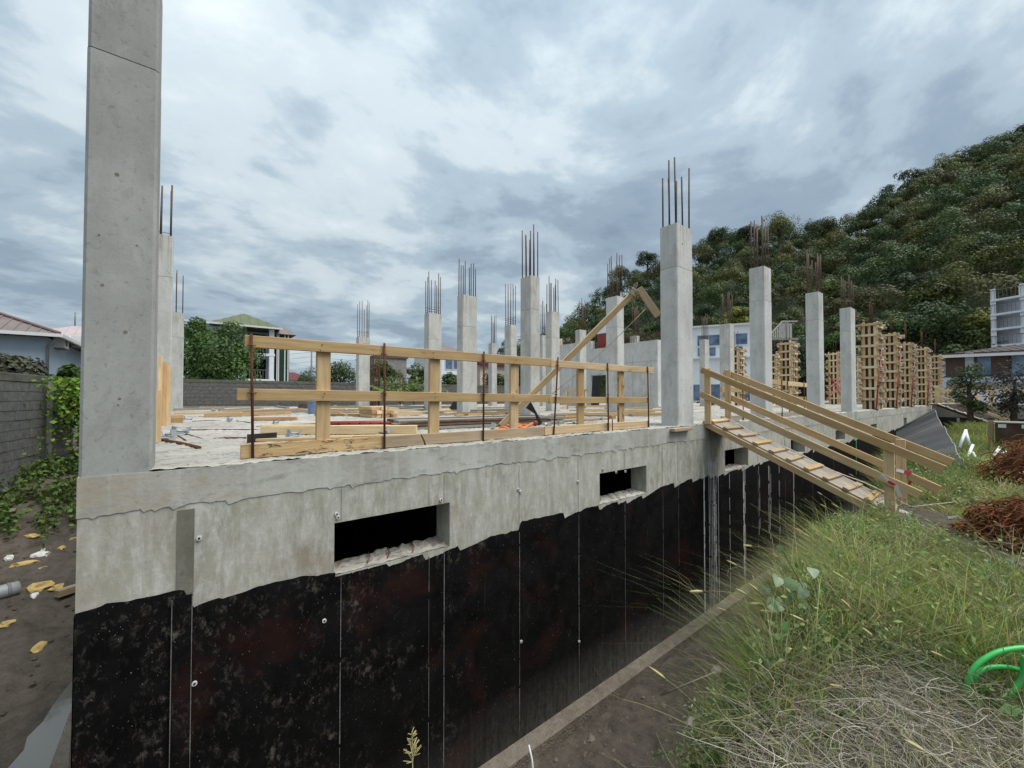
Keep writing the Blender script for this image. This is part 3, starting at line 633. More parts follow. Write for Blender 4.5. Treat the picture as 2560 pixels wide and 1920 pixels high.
m = MB(); p0 = Vector((Xw-.12, yC+.42, 0)); m.frame(p0, (0, yD-yC-.5, 0), (.05, 0, 0), (.0, -.12, 1.7)); o = m.build('plywood_sheet', 'ply_black'); tag(o, 'black plywood sheet leaning in the doorway of the core wall', 'panel')
# ================================================================ timber guard rail along the slab edge
gr = thing('guard_rail', 'timber guard rail with rusty rebar posts along the near edge of the slab', 'railing', (3.9, .2, 0))
def board(parent, p0, p1, hgt, th, mat='wood', name='rail_board', bevel=.004):
    m = MB(); m.beam(p0, p1, th, hgt); return m.build(name, mat, parent, bevel=bevel)
yb = .185
def ap(px, py, Y=yb): p = at_y(px, py, Y); return p
def pboard(l, r, mat, name, th=.036, Y=yb, parent=gr):
    # l, r: (px, ytop, ybottom) in the photograph, on the plane Y
    a = ap(l[0], l[1], Y); b = ap(l[0], l[2], Y); c = ap(r[0], r[1], Y); d = ap(r[0], r[2], Y)
    h = ((a-b).length+(c-d).length)/2
    return board(parent, (a+b)/2+Vector((0, th/2, 0)), (c+d)/2+Vector((0, th/2, 0)), h, th, mat, name)
pboard((612, 836, 868), (1384, 898, 916), 'wood', 'top_rail')
pboard((1378, 900, 917), (1635, 919, 934), 'wood', 'top_rail', Y=yb-.008)
pboard((592, 969, 1004), (1380, 988, 1004), 'wood', 'mid_rail')
pboard((1374, 992, 1008), (1622, 993, 1008), 'wood', 'mid_rail', Y=yb-.008)
p0 = Vector((.93, yb+.018, .075)); p1 = Vector((2.15, yb+.018, .072))
board(gr, p0, p1, .122, .036, 'wood_rotten', 'toe_board')
board(gr, (2.152, yb+.018, .073), (4.42, yb+.018, .070), .120, .036, 'wood_weathered', 'toe_board'); board(gr, (4.422, yb+.012, .072), (6.9, yb+.012, .070), .115, .036, 'wood', 'toe_board')
for k, (px, w_) in enumerate(((807, .125), (1086, .125), (1286, .13), (1452, .13), (1553, .14))):
    x = ap(px, 1085, yb+.05).x; m = MB(); top = ap(px, 900, yb).z*0+1.0
    m.beam((x+random.uniform(-.01, .01), yb+.058, .01), (x, yb+.058, 1.02-.01*k), .045, w_, up=(1, 0, 0)); m.build('post', 'wood_rotten' if k == 4 else 'wood', gr, bevel=.004)
nl = random.Random(12)
for px in (807, 1086, 1286, 1452, 1553):
    for zz_ in (.555, 1.0):
        for j in range(2):
            x = ap(px, 1085, yb).x+nl.uniform(-.03, .03); m = MB(); disc(m, (x, yb-.006, zz_-.02+.045*j+nl.uniform(-.01, .01)), (0, -1, 0), .0055, 6, .004); m.build('nail', 'rust', gr)
for k, (pb, pt) in enumerate((((632, 1143), (628, 834)), ((961, 1122), (961, 858)), ((1208, 1106), (1210, 879)), ((1384, 1091), (1395, 893)), ((1521, 1079), (1519, 907)), ((1622, 1071), (1619, 916)))):
    a = at_y(*pb, yb-.018); b = at_y(*pt, yb-.018); a.z = -.02; m = MB(); m.tube([a, (a+b)/2+Vector((.002, 0, 0)), b], .0115, 7); rp_ = m.build('rebar_post', 'rust', gr)
    for z in (.58, .98):
        m = MB(); q = a+(b-a)*(z/b.z); m.tube([q+Vector((-.03, .012, .004)), q+Vector((-.012, -.016, 0)), q+Vector((.014, -.016, 0)), q+Vector((.034, .012, .006))], .004, 4); m.build('tie_wire', 'rust', rp_)
m = MB(); a = at_y(1053, 1087, .14); b = at_y(1064, 1116, .1); m.tube([a, (a+b)/2+Vector((.006, 0, 0)), b], .009, 6); o = m.build('bent_bar', 'rust'); tag(o, 'short bent rusty bar sticking out of the slab edge below the second rail post', 'rebar')
p = at_z(1531, 1079, 0); m = MB(); m.tube([p, p+Vector((0, 0, .2))], .008, 6); o = m.build('bar', 'rust', None); tag(o, 'small upright bar with a wooden cap behind the toe board', 'rebar')
m = MB(); m.box(p.x-.05, p.x+.05, p.y-.03, p.y+.03, p.z+.2, p.z+.245); m.build('cap', 'wood_orange', o)
# second guard rail behind the ramp
g2 = thing('guard_rail', 'short timber guard rail behind the ramp between two slab edge columns', 'railing', (10.2, .15, 0))
for (x0, x1, z, mt) in ((9.55, 10.9, .70, 'wood'), (9.9, 10.9, 1.0, 'wood'), (9.55, 11.3, .07, 'wood_dirty')): board(g2, (x0, .17, z), (x1, .17, z-.01), .11, .035, mt)
for x in (9.75, 10.55): m = MB(); m.tube([(x, .14, -.02), (x, .14, 1.08)], .011, 6); m.build('rebar_post', 'rust', g2)
g3 = thing('guard_rail', 'timber guard boards on rebar between the two middle slab edge columns', 'railing', (13.5, .15, 0))
for (x0, x1, z, mt) in ((12.05, 13.4, .92, 'wood'), (13.3, 14.9, .9, 'wood_pale'), (12.05, 14.8, .5, 'wood'), (12.05, 14.9, .07, 'wood_dirty')): board(g3, (x0, .17, z), (x1, .17, z-.02), .12, .035, mt)
for x in (12.2, 13.7): m = MB(); m.beam((x, .21, 0), (x, .21, .95), .04, .12, up=(1, 0, 0)); m.build('post', 'wood', g3)
for x in (12.9, 14.6): m = MB(); m.tube([(x, .14, -.02), (x, .14, 1.0)], .011, 6); m.build('rebar_post', 'rust', g3)
# ================================================================ ramps
def ramp(name, label, x0, wid, y0, y1, z0, z1, mats, detailed=True, side=None, over=.56):
    r = thing(name, label, 'ramp', (x0+wid/2, (y0+y1)/2, z1)); W, WP, WD = mats
    dv = Vector((0, y1-y0, z1-z0)); L = dv.length; a = dv.normalized(); nrm = Vector((0, -a.z, a.y));
    if nrm.z < 0: nrm = -nrm
    P = lambda t, x, h=0: Vector((x, y0, z0))+a*(t*L)+nrm*h
    for x in (x0+.055, x0+wid-.055):
        m = MB(); m.beam(P(-.02, x, -.055), P(1.03, x, -.055), .045, .10, up=nrm); m.build('stringer', side if side and x < x0+.1 else W, r, bevel=.004 if detailed else 0)
    n = 3
    for k in range(n):
        w_ = (wid-.13)/n; xa = x0+.08+w_*(k+.5)-.012
        m = MB(); m.beam(P(-.01, xa, .012), P(1.05 if k < 2 else 1.08, xa, .012), w_-.006, .024, up=nrm); m.build('deck_plank', WD, r)
    nc = 10 if detailed else 7
    for k in range(nc):
        t = .03+k*(.95/nc); j = random.uniform(-.03, .03)
        m = MB(); m.beam(P(t, x0+.06+j, .045), P(t+random.uniform(-.01, .01), x0+wid-.12+j, .047), .085, .040, up=nrm); m.build('cleat', WP if k % 3 else W, r, bevel=.004 if detailed else 0)
    for si, x in enumerate((x0, x0+wid)):
        s = -1 if si == 0 else 1
        for hh, e0, e1, nm in ((.98, -.06, over, 'top_rail'), (.50, -.09, over*.72 if si else over*.55, 'mid_rail')):
            p0 = Vector((x+s*.022, y0, z0+hh))-a*(-e0*1.0); p1 = Vector((x+s*.022, y1, z1+hh))+a*e1
            p0 = Vector((x+s*.022, y0, z0+hh))+a*e0
            m = MB(); m.beam(p0, p1, .04, .115, up=nrm); m.build(nm, W, r, bevel=.004 if detailed else 0)
        for t, zb, zt_, lean in ((.015, -.03, 1.05, .10 if si == 0 else .06), (.985, -.26, 1.03, 0.0)):
            q = P(t, x-s*.026); m = MB(); m.beam(Vector((q.x, q.y, q.z+zb)), Vector((q.x, q.y-lean*0-0.0, q.z+zt_)), .045, .115, up=(0, 1, 0)); m.build('post', W, r, bevel=.004 if detailed else 0)
    return r
r1 = ramp('timber_ramp', 'timber access ramp with handrails and cleats leading up from the grass to the slab', 8.45, .90, -.03, -2.72, .06, -1.17, ('wood', 'wood_weathered', 'wood_dirty'))
r2 = ramp('timber_ramp', 'small far timber ramp with a dark side leading to the end of the slab', 36.0, .95, -.30, -2.85, .12, -1.15, ('wood_pale', 'wood_weathered', 'wood_dirty'), False, 'ply_black')
m = MB(); a = at_y(1676, 1080, -.02); m.beam((a.x, -.06, -.045), (a.x+.62, -.06, -.04), .09, .055); o = m.build('timber_block', 'wood_weathered', bevel=.005); tag(o, 'short timber block fixed at the slab edge below the largest column', 'timber')
# cable down the ramp
pts = []
for k in range(26):
    t = k/25; pts.append(Vector((9.18-.10*math.sin(t*5)-.05*t, -.05-2.75*t, .12-1.235*t+.02*math.sin(t*17))))
pts += [Vector((9.3, -3.0, -1.07)), Vector((9.9, -3.3, -1.05)), Vector((11.2, -3.55, -1.04))]
m = MB(); m.tube(pts, .009, 6); tag(m.build('cable', 'cable_white'), 'white cable running down the deck of the near ramp', 'cable')
# red and white barrier tape on the ramp posts
def tape(pts, wd, label, mat='white_plastic', red=True, name='barrier_tape'):
    r = thing(name, label, 'tape', pts[0]); g = random.Random(len(label))
    for k in range(len(pts)-1):
        a, b = Vector(pts[k]), Vector(pts[k+1]); m = MB(); up = Vector((g.uniform(-.5, .5), g.uniform(-.5, .5), 1)).normalized()
        m.beam(a, b, .003, wd, up=up); m.build('strip', 'red_tape' if red and k % 2 else mat, r)
    return r
x = 9.33; tape([(9.28, -2.63, -.60), (9.28, -2.72, -.62), (9.36, -2.79, -.63), (9.44, -2.78, -.75), (9.43, -2.72, -.9), (9.41, -2.68, -1.0)], .05, 'red and white tape wrapped round the far lower ramp post')
tape([(8.40, -2.60, -.58), (8.39, -2.68, -.66), (8.38, -2.76, -.70), (8.42, -2.80, -.86), (8.44, -2.78, -1.05), (8.5, -2.9, -1.1)], .045, 'red and white tape tied to the near lower ramp post')
# ================================================================ leaning plank with tied crosspiece
B = at_z(1252, 1068, 0); Zd = (B-CAM).dot(_fw)
T = at_d(1588, 728, Zd-.1); E = at_d(1637, 792, Zd-.15)
lp = thing('leaning_plank', 'long plank leaning above the guard rail with a short piece tied across its upper end', 'timber', B)
m = MB(); m.beam(B+Vector((0, 0, .03)), T, .05, .10, up=(0, -.3, 1)); m.build('plank', 'wood', lp, bevel=.004)
m = MB(); m.beam(T+Vector((.0, -.07, .04)), E+Vector((0, -.07, 0)), .05, .12, up=(.3, -.3, 1)); m.build('crosspiece', 'wood_weathered', lp, bevel=.004)
m = MB(); ax = (T-B).normalized(); s1 = ax.cross(Vector((0, 0, 1))).normalized(); s2 = s1.cross(ax)
pts = []
for k in range(80):
    an = k*.62; pts.append(T+Vector((0, -.03, .0))-ax*(.02+.10*(.5+.5*math.sin(k*.37)))+(s1*math.cos(an)*.085+s2*math.sin(an)*.075)*(1+.12*math.sin(k*1.7)))
m.tube(pts, .008, 5); m.tube([T, T+Vector((.03, 0, .09)), T+Vector((.06, 0, .10)), T+Vector((.055, 0, .17))], .005, 4); m.tube([T, T+Vector((-.04, 0, .1)), T+Vector((-.0, 0, .13))], .005, 4)
m.build('rope_lashing', 'rope', lp)
m = MB(); q0 = at_d(1614, 772, Zd-.2); q1 = at_d(1380, 985, Zd); m.tube([q0+(q1-q0)*t+Vector((0, 0, -.06*math.sin(t*3.14))) for t in np.linspace(0, 1, 9)], .006, 4); m.build('rope', 'rope', lp)
# ================================================================ timber column forms
def form_column(x, y, w, d, H, label, levels, group='timber column forms', bars=3, seed=0, fine=True):
    r = thing('column_form', label, 'column form', (x, y, 0), group); g = random.Random(seed)
    t = .018
    for (a, b, c_, e) in ((x, x+w, y, y+t), (x, x+w, y+d-t, y+d), (x, x+t, y+t, y+d-t), (x+w-t, x+w, y+t, y+d-t)):
        m = MB(); m.box(a, b, c_, e, 0, H+.04, 'z'); m.build('panel', 'ply_black', r)
    bw = .09; bt = .045
    for face in range(4):
        span = w if face < 2 else d; nb = 3 if span > .42 else 2
        for k in range(nb):
            u = (span-bw)*k/(nb-1) if nb > 1 else 0; hh = H+g.uniform(-.06, .08); m = MB()
            if face == 0: m.box(x+u, x+u+bw, y-bt, y, .02, hh, 'z')
            elif face == 1: m.box(x+u, x+u+bw, y+d, y+d+bt, .02, hh, 'z')
            elif face == 2: m.box(x-bt, x, y+u, y+u+bw, .02, hh, 'z')
            else: m.box(x+w, x+w+bt, y+u, y+u+bw, .02, hh, 'z')
            m.build('stud', 'wood_pale' if g.random() < .6 else 'wood', r)
    for L in range(levels):
        z = .28+(H-.55)*L/(levels-1)
        for face in range(4):
            o = .17+g.uniform(-.04, .06); m = MB(); zz = z+(.0 if face < 2 else .11)
            if face == 0: m.box(x-o, x+w+o, y-bt-.075, y-bt, zz, zz+.10, 'x')
            elif face == 1: m.box(x-o, x+w+o, y+d+bt, y+d+bt+.075, zz, zz+.10, 'x')
            elif face == 2: m.box(x-bt-.075, x-bt, y-o, y+d+o, zz, zz+.10, 'y')
            else: m.box(x+w+bt, x+w+bt+.075, y-o, y+d+o, zz, zz+.10, 'y')
            yk = m.build('yoke', 'wood_pale' if g.random() < .75 else 'wood', r)
            if face in (0, 2):
                for e in (0, 1):
                    m = MB()
                    cx, cy = ((x-.09 if e == 0 else x+w+.09), y-bt-.10) if face == 0 else (x-bt-.10, (y-.09 if e == 0 else y+d+.09))
                    m.frame((cx-.05, cy-.03, zz+.01), (.10, g.uniform(-.03, .03), .01), (.0, .05, .01), (.0, .01, .08)); m.frame((cx-.03, cy-.07, zz+.02), (.05, 0, .02), (0, .05, 0), (.01, .0, .05))
                    m.build('clamp', 'galv', yk)
    for k in range(bars):
        m = MB(); bx = x+.08+(w-.16)*k/max(1, bars-1); m.tube([(bx, y+d/2, H-.1), (bx+g.uniform(-.02, .02), y+d/2, H+1.1*g.uniform(.7, 1.1))], .014, 5); m.build('rebar', 'rust', r)
    return r
for k, (px, top, lab) in enumerate(((2197, 806, 'timber column form nearest along the slab edge, tallest of its row, with black panel top'), (2245, 833, 'second timber column form along the slab edge with a red prop across it'), (2281, 857, 'third timber column form along the slab edge, crowded by clamp ends'), (2320, 870, 'fourth timber column form along the slab edge'), (2352, 888, 'last timber column form along the slab edge, beside the far ramp'))):
    x = at_y(px, 1015, .10).x; Hh = at_y(px, top, .10).z
    form_column(x-.08, .12, .62, .46, min(Hh, 3.75), lab, 8, bars=3, seed=30+k)
    if k < 4:
        m = MB(); m.tube([(x-.9, -.02+.05, .03), (x+.12, .0, 2.55)], .026, 8); pr_ = m.build('steel_prop', 'red_paint'); tag(pr_, 'red steel prop bracing the '+('first', 'second', 'third', 'fourth')[k]+' timber form of the slab edge row', 'prop', 'red steel props')
        m = MB(); m.tube([(x-.9+.36, .02, .93), (x-.9+.40, .02, 1.03)], .042, 8); m.build('collar', 'rust', pr_)
        m = MB(); m.box(x-1.0, x-.8, -.04, .1, .004, .04); m.build('foot_plate', 'rust', pr_)
for k, (px, py, top, lab) in enumerate(((1985, 4.1, 855, 'timber column form standing between the two middle slab edge columns'), (1853, 7.2, 870, 'timber column form in front of the white building, half behind a column'), (2100, 4.3, 882, 'timber column form showing left of the column nearest the form row'), (2150, 4.4, 897, 'low timber column form showing right of the column nearest the form row'), (1945, 7.0, 885, 'timber column form in the second row behind the middle slab edge column'), (2222, 3.2, 868, 'timber column form in the gap behind the first and second edge forms'), (2262, 3.4, 880, 'timber column form in the gap behind the second and third edge forms'), (2300, 3.4, 888, 'timber column form in the gap behind the third and fourth edge forms'))):
    x = at_y(px, 1010, py).x; Hh = at_y(px, top, py).z
    form_column(x-.3, py, .6, .5, min(Hh, 3.8), lab, 8, bars=2, seed=50+k)
for k, (p0, p1) in enumerate((((2065, 1000), (2110, 955)), ((2068, 975), (2108, 940)), ((2072, 935), (2100, 985)))):
    a = at_y(*p0, 3.2); b = at_y(*p1, 3.4); m = MB(); m.tube([a, b], .04, 8); o = m.build('steel_prop', 'red_paint'); tag(o, 'red steel prop slanting behind the slab edge columns, '+('lowest', 'middle', 'steepest')[k]+' of three', 'prop', 'red steel props')
# ================================================================ things lying on the slab
def one(mb, name, mat, label, cat, group=None, bevel=0.): return tag(mb.build(name, mat, bevel=bevel), label, cat, group)
# boards standing against the second column of the left edge
bb = thing('board_bundle', 'tall wide pale boards standing against the second column on the left', 'boards', at_z(408, 1066))
for k, (x0, x1, top) in enumerate(((391, 403, 886), (402, 415, 902), (414, 426, 912))):
    Y = 5.85; a = at_y(x0, 1060, Y).x; b = at_y(x1, 1060, Y).x; z = at_y(x0, top, Y).z; m = MB()
    m.frame((a, Y, .0), (0, .28, z), (b-a-.004, 0, 0), (0, .03, 0)); m.build('board', 'wood_orange' if k == 1 else 'wood', bb, bevel=.003)
m = MB(); p = at_z(390, 1106); m.frame((p.x-.03, p.y, 0), (0, .1, .62), (.075, 0, 0), (0, .035, 0)); one(m, 'board', 'wood', 'narrow upright board just right of the corner column foot', 'timber', bevel=.003)
p = at_z(437, 1058); m = MB(); m.box(p.x-.15, p.x+.13, p.y, p.y+.3, .0, .085); o = one(m, 'timber_offcut', 'wood_orange', 'two stacked timber offcuts at the foot of the standing boards', 'timber', bevel=.004)
m = MB(); m.box(p.x-.13, p.x+.14, p.y+.02, p.y+.28, .088, .165); m.build('offcut', 'wood', o, bevel=.004)
def clamp_mesh(s, seed):
    g = random.Random(seed); m = MB()
    m.frame((-.11*s, -.04*s, .0), (.22*s, .03*s, .02*s), (-.01*s, .09*s, .01*s), (0, .01*s, .012*s)); m.frame((-.10*s, -.03*s, .02*s), (.02*s, 0, .10*s), (0, .08*s, .01*s), (.012*s, 0, .0)); m.frame((.06*s, -.03*s, .03*s), (.05*s, 0, .07*s), (0, .07*s, 0), (.012*s, 0, -.006*s))
    m.tube([(-.06*s, .0, .06*s), (.1*s, .01*s, .05*s)], .016*s, 7); return m
def put(mb, name, mat, loc, rz, label, cat, group=None):
    o = mb.build(name, mat, org=(0, 0, 0)); o.location = loc; o.rotation_euler = (0, 0, rz); return tag(o, label, cat, group)
for k, (px, py, s, rz, lab) in enumerate(((452, 1088, 1.5, .6, 'largest grey metal clamp lying near the corner column foot'), (425, 1095, 1.3, 2.2, 'flat grey metal clamp beside the largest one near the corner column'), (470, 1052, 1.1, .2, 'grey metal clamp behind the others near the left edge of the slab'), (575, 1053, 1., 1., 'grey metal clamp in the open left part of the slab'), (735, 1092, 1.2, .4, 'crumpled bright clamp behind the toe board left of the first rail post'), (965, 1085, 1.1, 1.9, 'grey metal clamp lying on the pale beam behind the guard rail'), (850, 1078, .9, .7, 'grey metal clamp between the pale beams behind the rail'), (1235, 1072, 1.2, .9, 'grey metal clamp left of the orange strap heap'), (1370, 1068, 1.1, 1.2, 'grey metal clamp right of the dark plywood offcut'), (1400, 1062, .9, .3, 'grey metal clamp under the middle of the guard rail'), (690, 1060, .8, .5, 'small grey clamp far behind the left rail end'), (655, 1022, .9, .2, 'bright clamp among the far boards at the left'), (1500, 1050, .9, 2., 'grey metal clamp behind the fourth rail post'))):
    put(clamp_mesh(s*.68, k), 'form_clamp', 'galv', at_z(px, py, .012), rz, lab, 'clamp', 'metal form clamps on the slab')
NICK = [(.3, 6.5, 'second left edge column'), (.3, 16., 'third left edge column'), (7.6, 18.2, 'lone back left column'), (7.6, 10.2, 'column with stirrups at its head'), (7.0, 7.0, 'broad middle column'), (7.4, 4.15, 'tallest middle column'), (10.8, 7.1, 'slim middle column'), (11.5, 10.3, 'column with the wired cage'), (10.95, 4.1, 'column behind the leaning plank'), (14.6, 15.9, 'tiny far column'), (14.9, 9.3, 'column before the core wall'), (7.5, 0., 'largest column'), (4.4, 6.3, 'timber pile'), (3.6, 10., 'blue bucket'), (5.2, 4.5, 'plywood stack'), (3.2, 14., 'back wall coping')]
USED = set()
def where(p):
    d, i = min(((p.x-a)**2+(p.y-b)**2, i) for i, (a, b, n) in enumerate(NICK)); a, b, n = NICK[i]; q = Vector((p.x-a, p.y-b, 0)); r, f = q.dot(_R), q.dot(_F)
    return ('right of' if r > 0 else 'left of') if abs(r) > abs(f) else ('behind' if f > 0 else 'in front of'), n
def uniq(fmt, p, adjs):
    rel, n = where(p)
    for a in adjs:
        l = fmt.format(a=a, rel=rel, n=n)
        if l not in USED: break
    USED.add(l); return l
def scrap(seed, s):
    g = random.Random(seed); m = MB(); n = 5; Pz = [[Vector(((i-n/2)*s/n, (j-n/2)*s*.7/n, abs(g.gauss(0, .07))*s)) for j in range(n+1)] for i in range(n+1)]
    for i in range(n):
        for j in range(n): m.quad(Pz[i][j], Pz[i+1][j], Pz[i+1][j+1], Pz[i][j+1])
    return m
for k, (px, py, s) in enumerate(((600, 1026, .5), (625, 1024, .4), (680, 1026, .3), (672, 1014, .3), (1190, 1030, .5), (1215, 1034, .4), (1170, 1036, .5), (1110, 1028, .5), (1420, 1052, .28), (1432, 1058, .24), (1460, 1031, .3), (1250, 1046, .35), (1580, 1010, .4), (1600, 1012, .3), (1020, 1022, .5), (1010, 1018, .6))):
    put(scrap(k, s), 'plastic_scrap', 'foil', at_z(px, py, .015), k*1.3, uniq('{a} crumpled clear plastic scrap lying {rel} the {n}', at_z(px, py), ('small' if s < .38 else 'large', 'flat', 'torn', 'folded', 'pale')), 'plastic scrap', 'plastic scraps on the slab')
# rods lying on the slab
for k, (a, b, r_, lab) in enumerate((((400, 1100), (498, 1120), .022, 'thick dark steel bar pointing out from the corner column foot'), ((480, 1053), (560, 1051), .008, 'thin straight rod behind the nearest clamps'), ((455, 1075), (650, 1074), .008, 'long thin rod running right from the nearest clamps'), ((535, 1097), (615, 1095), .013, 'short red brown rod left of the black offcut'), ((590, 1052), (640, 1059), .007, 'thin rod behind the first rebar post'), ((640, 1067), (790, 1059), .008, 'long bent rod in front of the red pipe'), ((425, 1082), (465, 1101), .008, 'thin rod splayed below the clamp heap'), ((440, 1080), (505, 1097), .008, 'longer thin rod splayed below the clamp heap'))):
    p, q = at_z(*a, .012), at_z(*b, .012); m = MB(); m.tube([p, (p+q)/2+Vector((.01, .02, .004)), q], r_, 6); one(m, 'steel_rod', 'rust', lab, 'rod', 'steel rods on the slab')
# black offcut, pale beams behind the rail
p = at_z(618, 1108); m = MB(); m.frame((p.x, p.y, .0), (.30, -.02, .01), (0, .04, 0), (0, .0, .10)); one(m, 'board_offcut', 'ply_black', 'black faced board offcut on edge just behind the left end of the guard rail', 'timber')
for k, (l, r, w_, h_, mt, lab) in enumerate((((655, 1088), (1042, 1086), .10, .12, 'wood_pale', 'thick pale beam lying just behind the guard rail'), ((655, 1080), (800, 1079), .10, .10, 'wood', 'short yellowish beam behind the thick pale one'), ((810, 1100), (1190, 1092), .12, .04, 'wood', 'thin plank lying between the toe board and the pale beam'), ((630, 1106), (880, 1101), .10, .035, 'wood', 'thin plank along the inside of the toe board, left half'), ((850, 1074), (985, 1072), .1, .06, 'wood', 'pale plank below the red pipe'), ((633, 1052), (742, 1051), .12, .07, 'wood_orange', 'short orange brown plank in the open left part of the slab'), ((460, 1020), (700, 1019), .15, .05, 'wood', 'long plank across the back left of the slab, nearer of two'), ((470, 1012), (720, 1010), .2, .08, 'wood_orange', 'long plank stack edge across the back left of the slab, farther of two'), ((700, 1029), (790, 1033), .12, .06, 'wood_weathered', 'brownish plank left of the blue bucket'), ((790, 1040), (930, 1043), .12, .07, 'wood_orange', 'orange plank between the blue bucket and the timber pile'), ((1580, 1040), (1655, 1036), .14, .06, 'wood', 'pale plank lying left of the largest column'), ((1420, 1040), (1530, 1042), .12, .05, 'wood_weathered', 'brown plank behind the fourth rail post'), ((1375, 1048), (1450, 1046), .14, .05, 'wood_orange', 'broken orange plank in the middle of the slab'), ((1390, 1056), (1520, 1050), .12, .04, 'wood_weathered', 'flat brown plank behind the middle of the rail'), ((1540, 1022), (1650, 1020), .12, .06, 'wood_weathered', 'dark plank in front of the core wall'))):
    a, b = at_z(*l, 0), at_z(*r, 0); m = MB(); m.beam(a+Vector((0, 0, h_/2+.012)), b+Vector((0, 0, h_/2+.012)), w_, h_); one(m, 'loose_plank', mt, lab, 'plank', 'planks lying on the slab', .004)
g = np.random.default_rng(17)
for k in range(84):
    px, py = g.uniform(470, 1650), g.uniform(1009, 1042); p = at_z(px, py, 0); 
    if p.y > 19.5 or p.x > 17: continue
    an = g.choice([0, .1, -.6, -.75, 1.4, -.9])+g.normal(0, .15); L = g.uniform(.6, 3.0); w_ = g.uniform(.08, .16); h_ = g.uniform(.03, .09); z0 = .012+g.choice([0, 0, .05])
    m = MB(); dv = Vector((math.cos(an), math.sin(an), 0))*L/2; m.beam(p-dv+Vector((0, 0, z0+h_/2)), p+dv+Vector((0, 0, z0+h_/2+g.uniform(0, .05))), w_, h_)
    one(m, 'loose_plank', ['wood', 'wood_weathered', 'wood_orange', 'wood_grey', 'wood_pale'][k % 5], uniq('{a} '+('yellowish', 'brown', 'orange', 'grey', 'pale')[k % 5]+' loose plank {rel} the {n}', p, ('long' if L > 1.7 else 'short', 'narrow', 'wide', 'thin', 'rough')), 'plank', 'planks scattered on the back of the slab')
# plywood stack with dark edges
st = thing('plywood_stack', 'low stack of long dark edged plywood sheets behind the middle of the guard rail', 'plywood stack', at_z(1120, 1068)); g = random.Random(4)
a0 = at_z(1000, 1075); 
for k in range(8):
    row, lay = k % 3, k//3
    z = .014+lay*.052; yo = row*.42+g.uniform(-.05, .05); xo = g.uniform(-.25, .25)-lay*.1; m = MB()
    m.frame((a0.x+.3+xo, a0.y-.25+yo, z), (3.1+g.uniform(-.4, .3), -.35+g.uniform(-.1, .1), 0), (.06, .38, 0), (0, 0, .044)); m.build('sheet', 'ply_brown' if k % 2 else 'wood_grey', st)
    m = MB(); m.frame((a0.x+.3+xo+.02, a0.y-.25+yo-.004, z+.012), (2.7, -.30, 0), (0, .004, 0), (0, 0, .018)); m.build('edge_band', 'ply_edge', st)
# sawn timber pile
p = at_z(928, 1046); tp = thing('timber_pile', 'neat pile of short sawn timbers behind the second rebar post', 'timber pile', p); g = random.Random(9)
for i in range(4):
    for j in range(3):
        m = MB(); x0 = p.x+i*.125; m.box(x0, x0+.118, p.y+g.uniform(-.08, .05), p.y+.9+g.uniform(-.1, .1), .015+j*.092, .015+j*.092+.086, 'y'); m.build('timber', ['wood', 'wood_orange', 'wood_pale'][g.randrange(3)], tp, bevel=.004)
for i in range(2): m = MB(); m.box(p.x+.52, p.x+.60, p.y-.15+i*.2, p.y+.6, .015+i*.09, .015+i*.09+.08, 'y'); m.build('timber', 'wood', tp)
# red pipe, blue bucket, dark box, orange strap, dark triangular offcut
a, b = at_z(792, 1060, .06), at_z(1052, 1056, .06); m = MB(); m.tube([a, b], .048, 10); rpq = one(m, 'steel_prop', 'red_paint', 'red perforated steel prop lying on the slab behind the first rail post', 'prop', 'red steel props')
for t in np.linspace(.1, .9, 9): q = a+(b-a)*t; m = MB(); disc(m, q+Vector((-.02, -.044, .0)), (-.35, -.9, 0), .012, 6, .006); m.build('pin_hole', 'dark_void', rpq)
m = MB(); disc(m, a, (-1, .2, 0), .085, 12, .012); m.build('end_plate', 'rust', rpq)
p = at_z(785, 1036); m = MB(); m.tube([p, p+Vector((0, 0, .02)), p+Vector((0, 0, .40))], [.15, .16, .20], 16, cap=False); bk = one(m, 'bucket', 'blue_plastic', 'blue plastic bucket behind the first rail post', 'bucket')
m = MB(); m.tube([p+Vector((0, 0, .012)), p+Vector((0, 0, .02))], .15, 16); m.build('bottom', 'blue_plastic', bk); m = MB(); m.tube([p+Vector((.205*math.cos(t), .205*math.sin(t), .40)) for t in np.linspace(0, 6.2832, 17)], .012, 5); m.build('rim', 'blue_plastic', bk)
p = at_z(742, 1024); m = MB(); m.frame((p.x, p.y, 0), (.42, -.3, 0), (.2, .3, 0), (.1, 0, .26)); one(m, 'crate', 'ply_brown', 'dark brown open crate left of the blue bucket', 'crate')
op = thing('strap_heap', 'heap of orange hose on the slab behind the third rail post', 'hose', at_z(1285, 1078)); g = random.Random(2)
for k in range(4):
    c = at_z(1262+k*16, 1076-k*1.2, .03); R_ = .15-.015*k; m = MB(); m.tube([c+Vector((R_*math.cos(t)*1.5, R_*math.sin(t), .03*math.sin(t*2+k)+.02*k)) for t in np.linspace(0, 5.6, 18)], .02, 6); m.build('loop', 'orange_plastic', op)
p = at_z(1339, 1066); bm_ = bmesh.new(); bmesh.ops.create_icosphere(bm_, subdivisions=2, radius=.05); me = bpy.data.meshes.new('float_ball'); bm_.to_mesh(me); bm_.free(); me.materials.append(MATS['red_paint']); o = bpy.data.objects.new('plug', me); COL.objects.link(o); o.location = p+Vector((0, 0, .06)); tag(o, 'small dull red ball plug beside the dark plywood offcut', 'plug')
D = at_z(1345, 1066); dd = (D-CAM).dot(_fw)
poly = [at_d(1315, 1020, dd), at_d(1327, 1004, dd), at_d(1356, 1058, dd), at_d(1346, 1064, dd), at_d(1338, 1035, dd)]
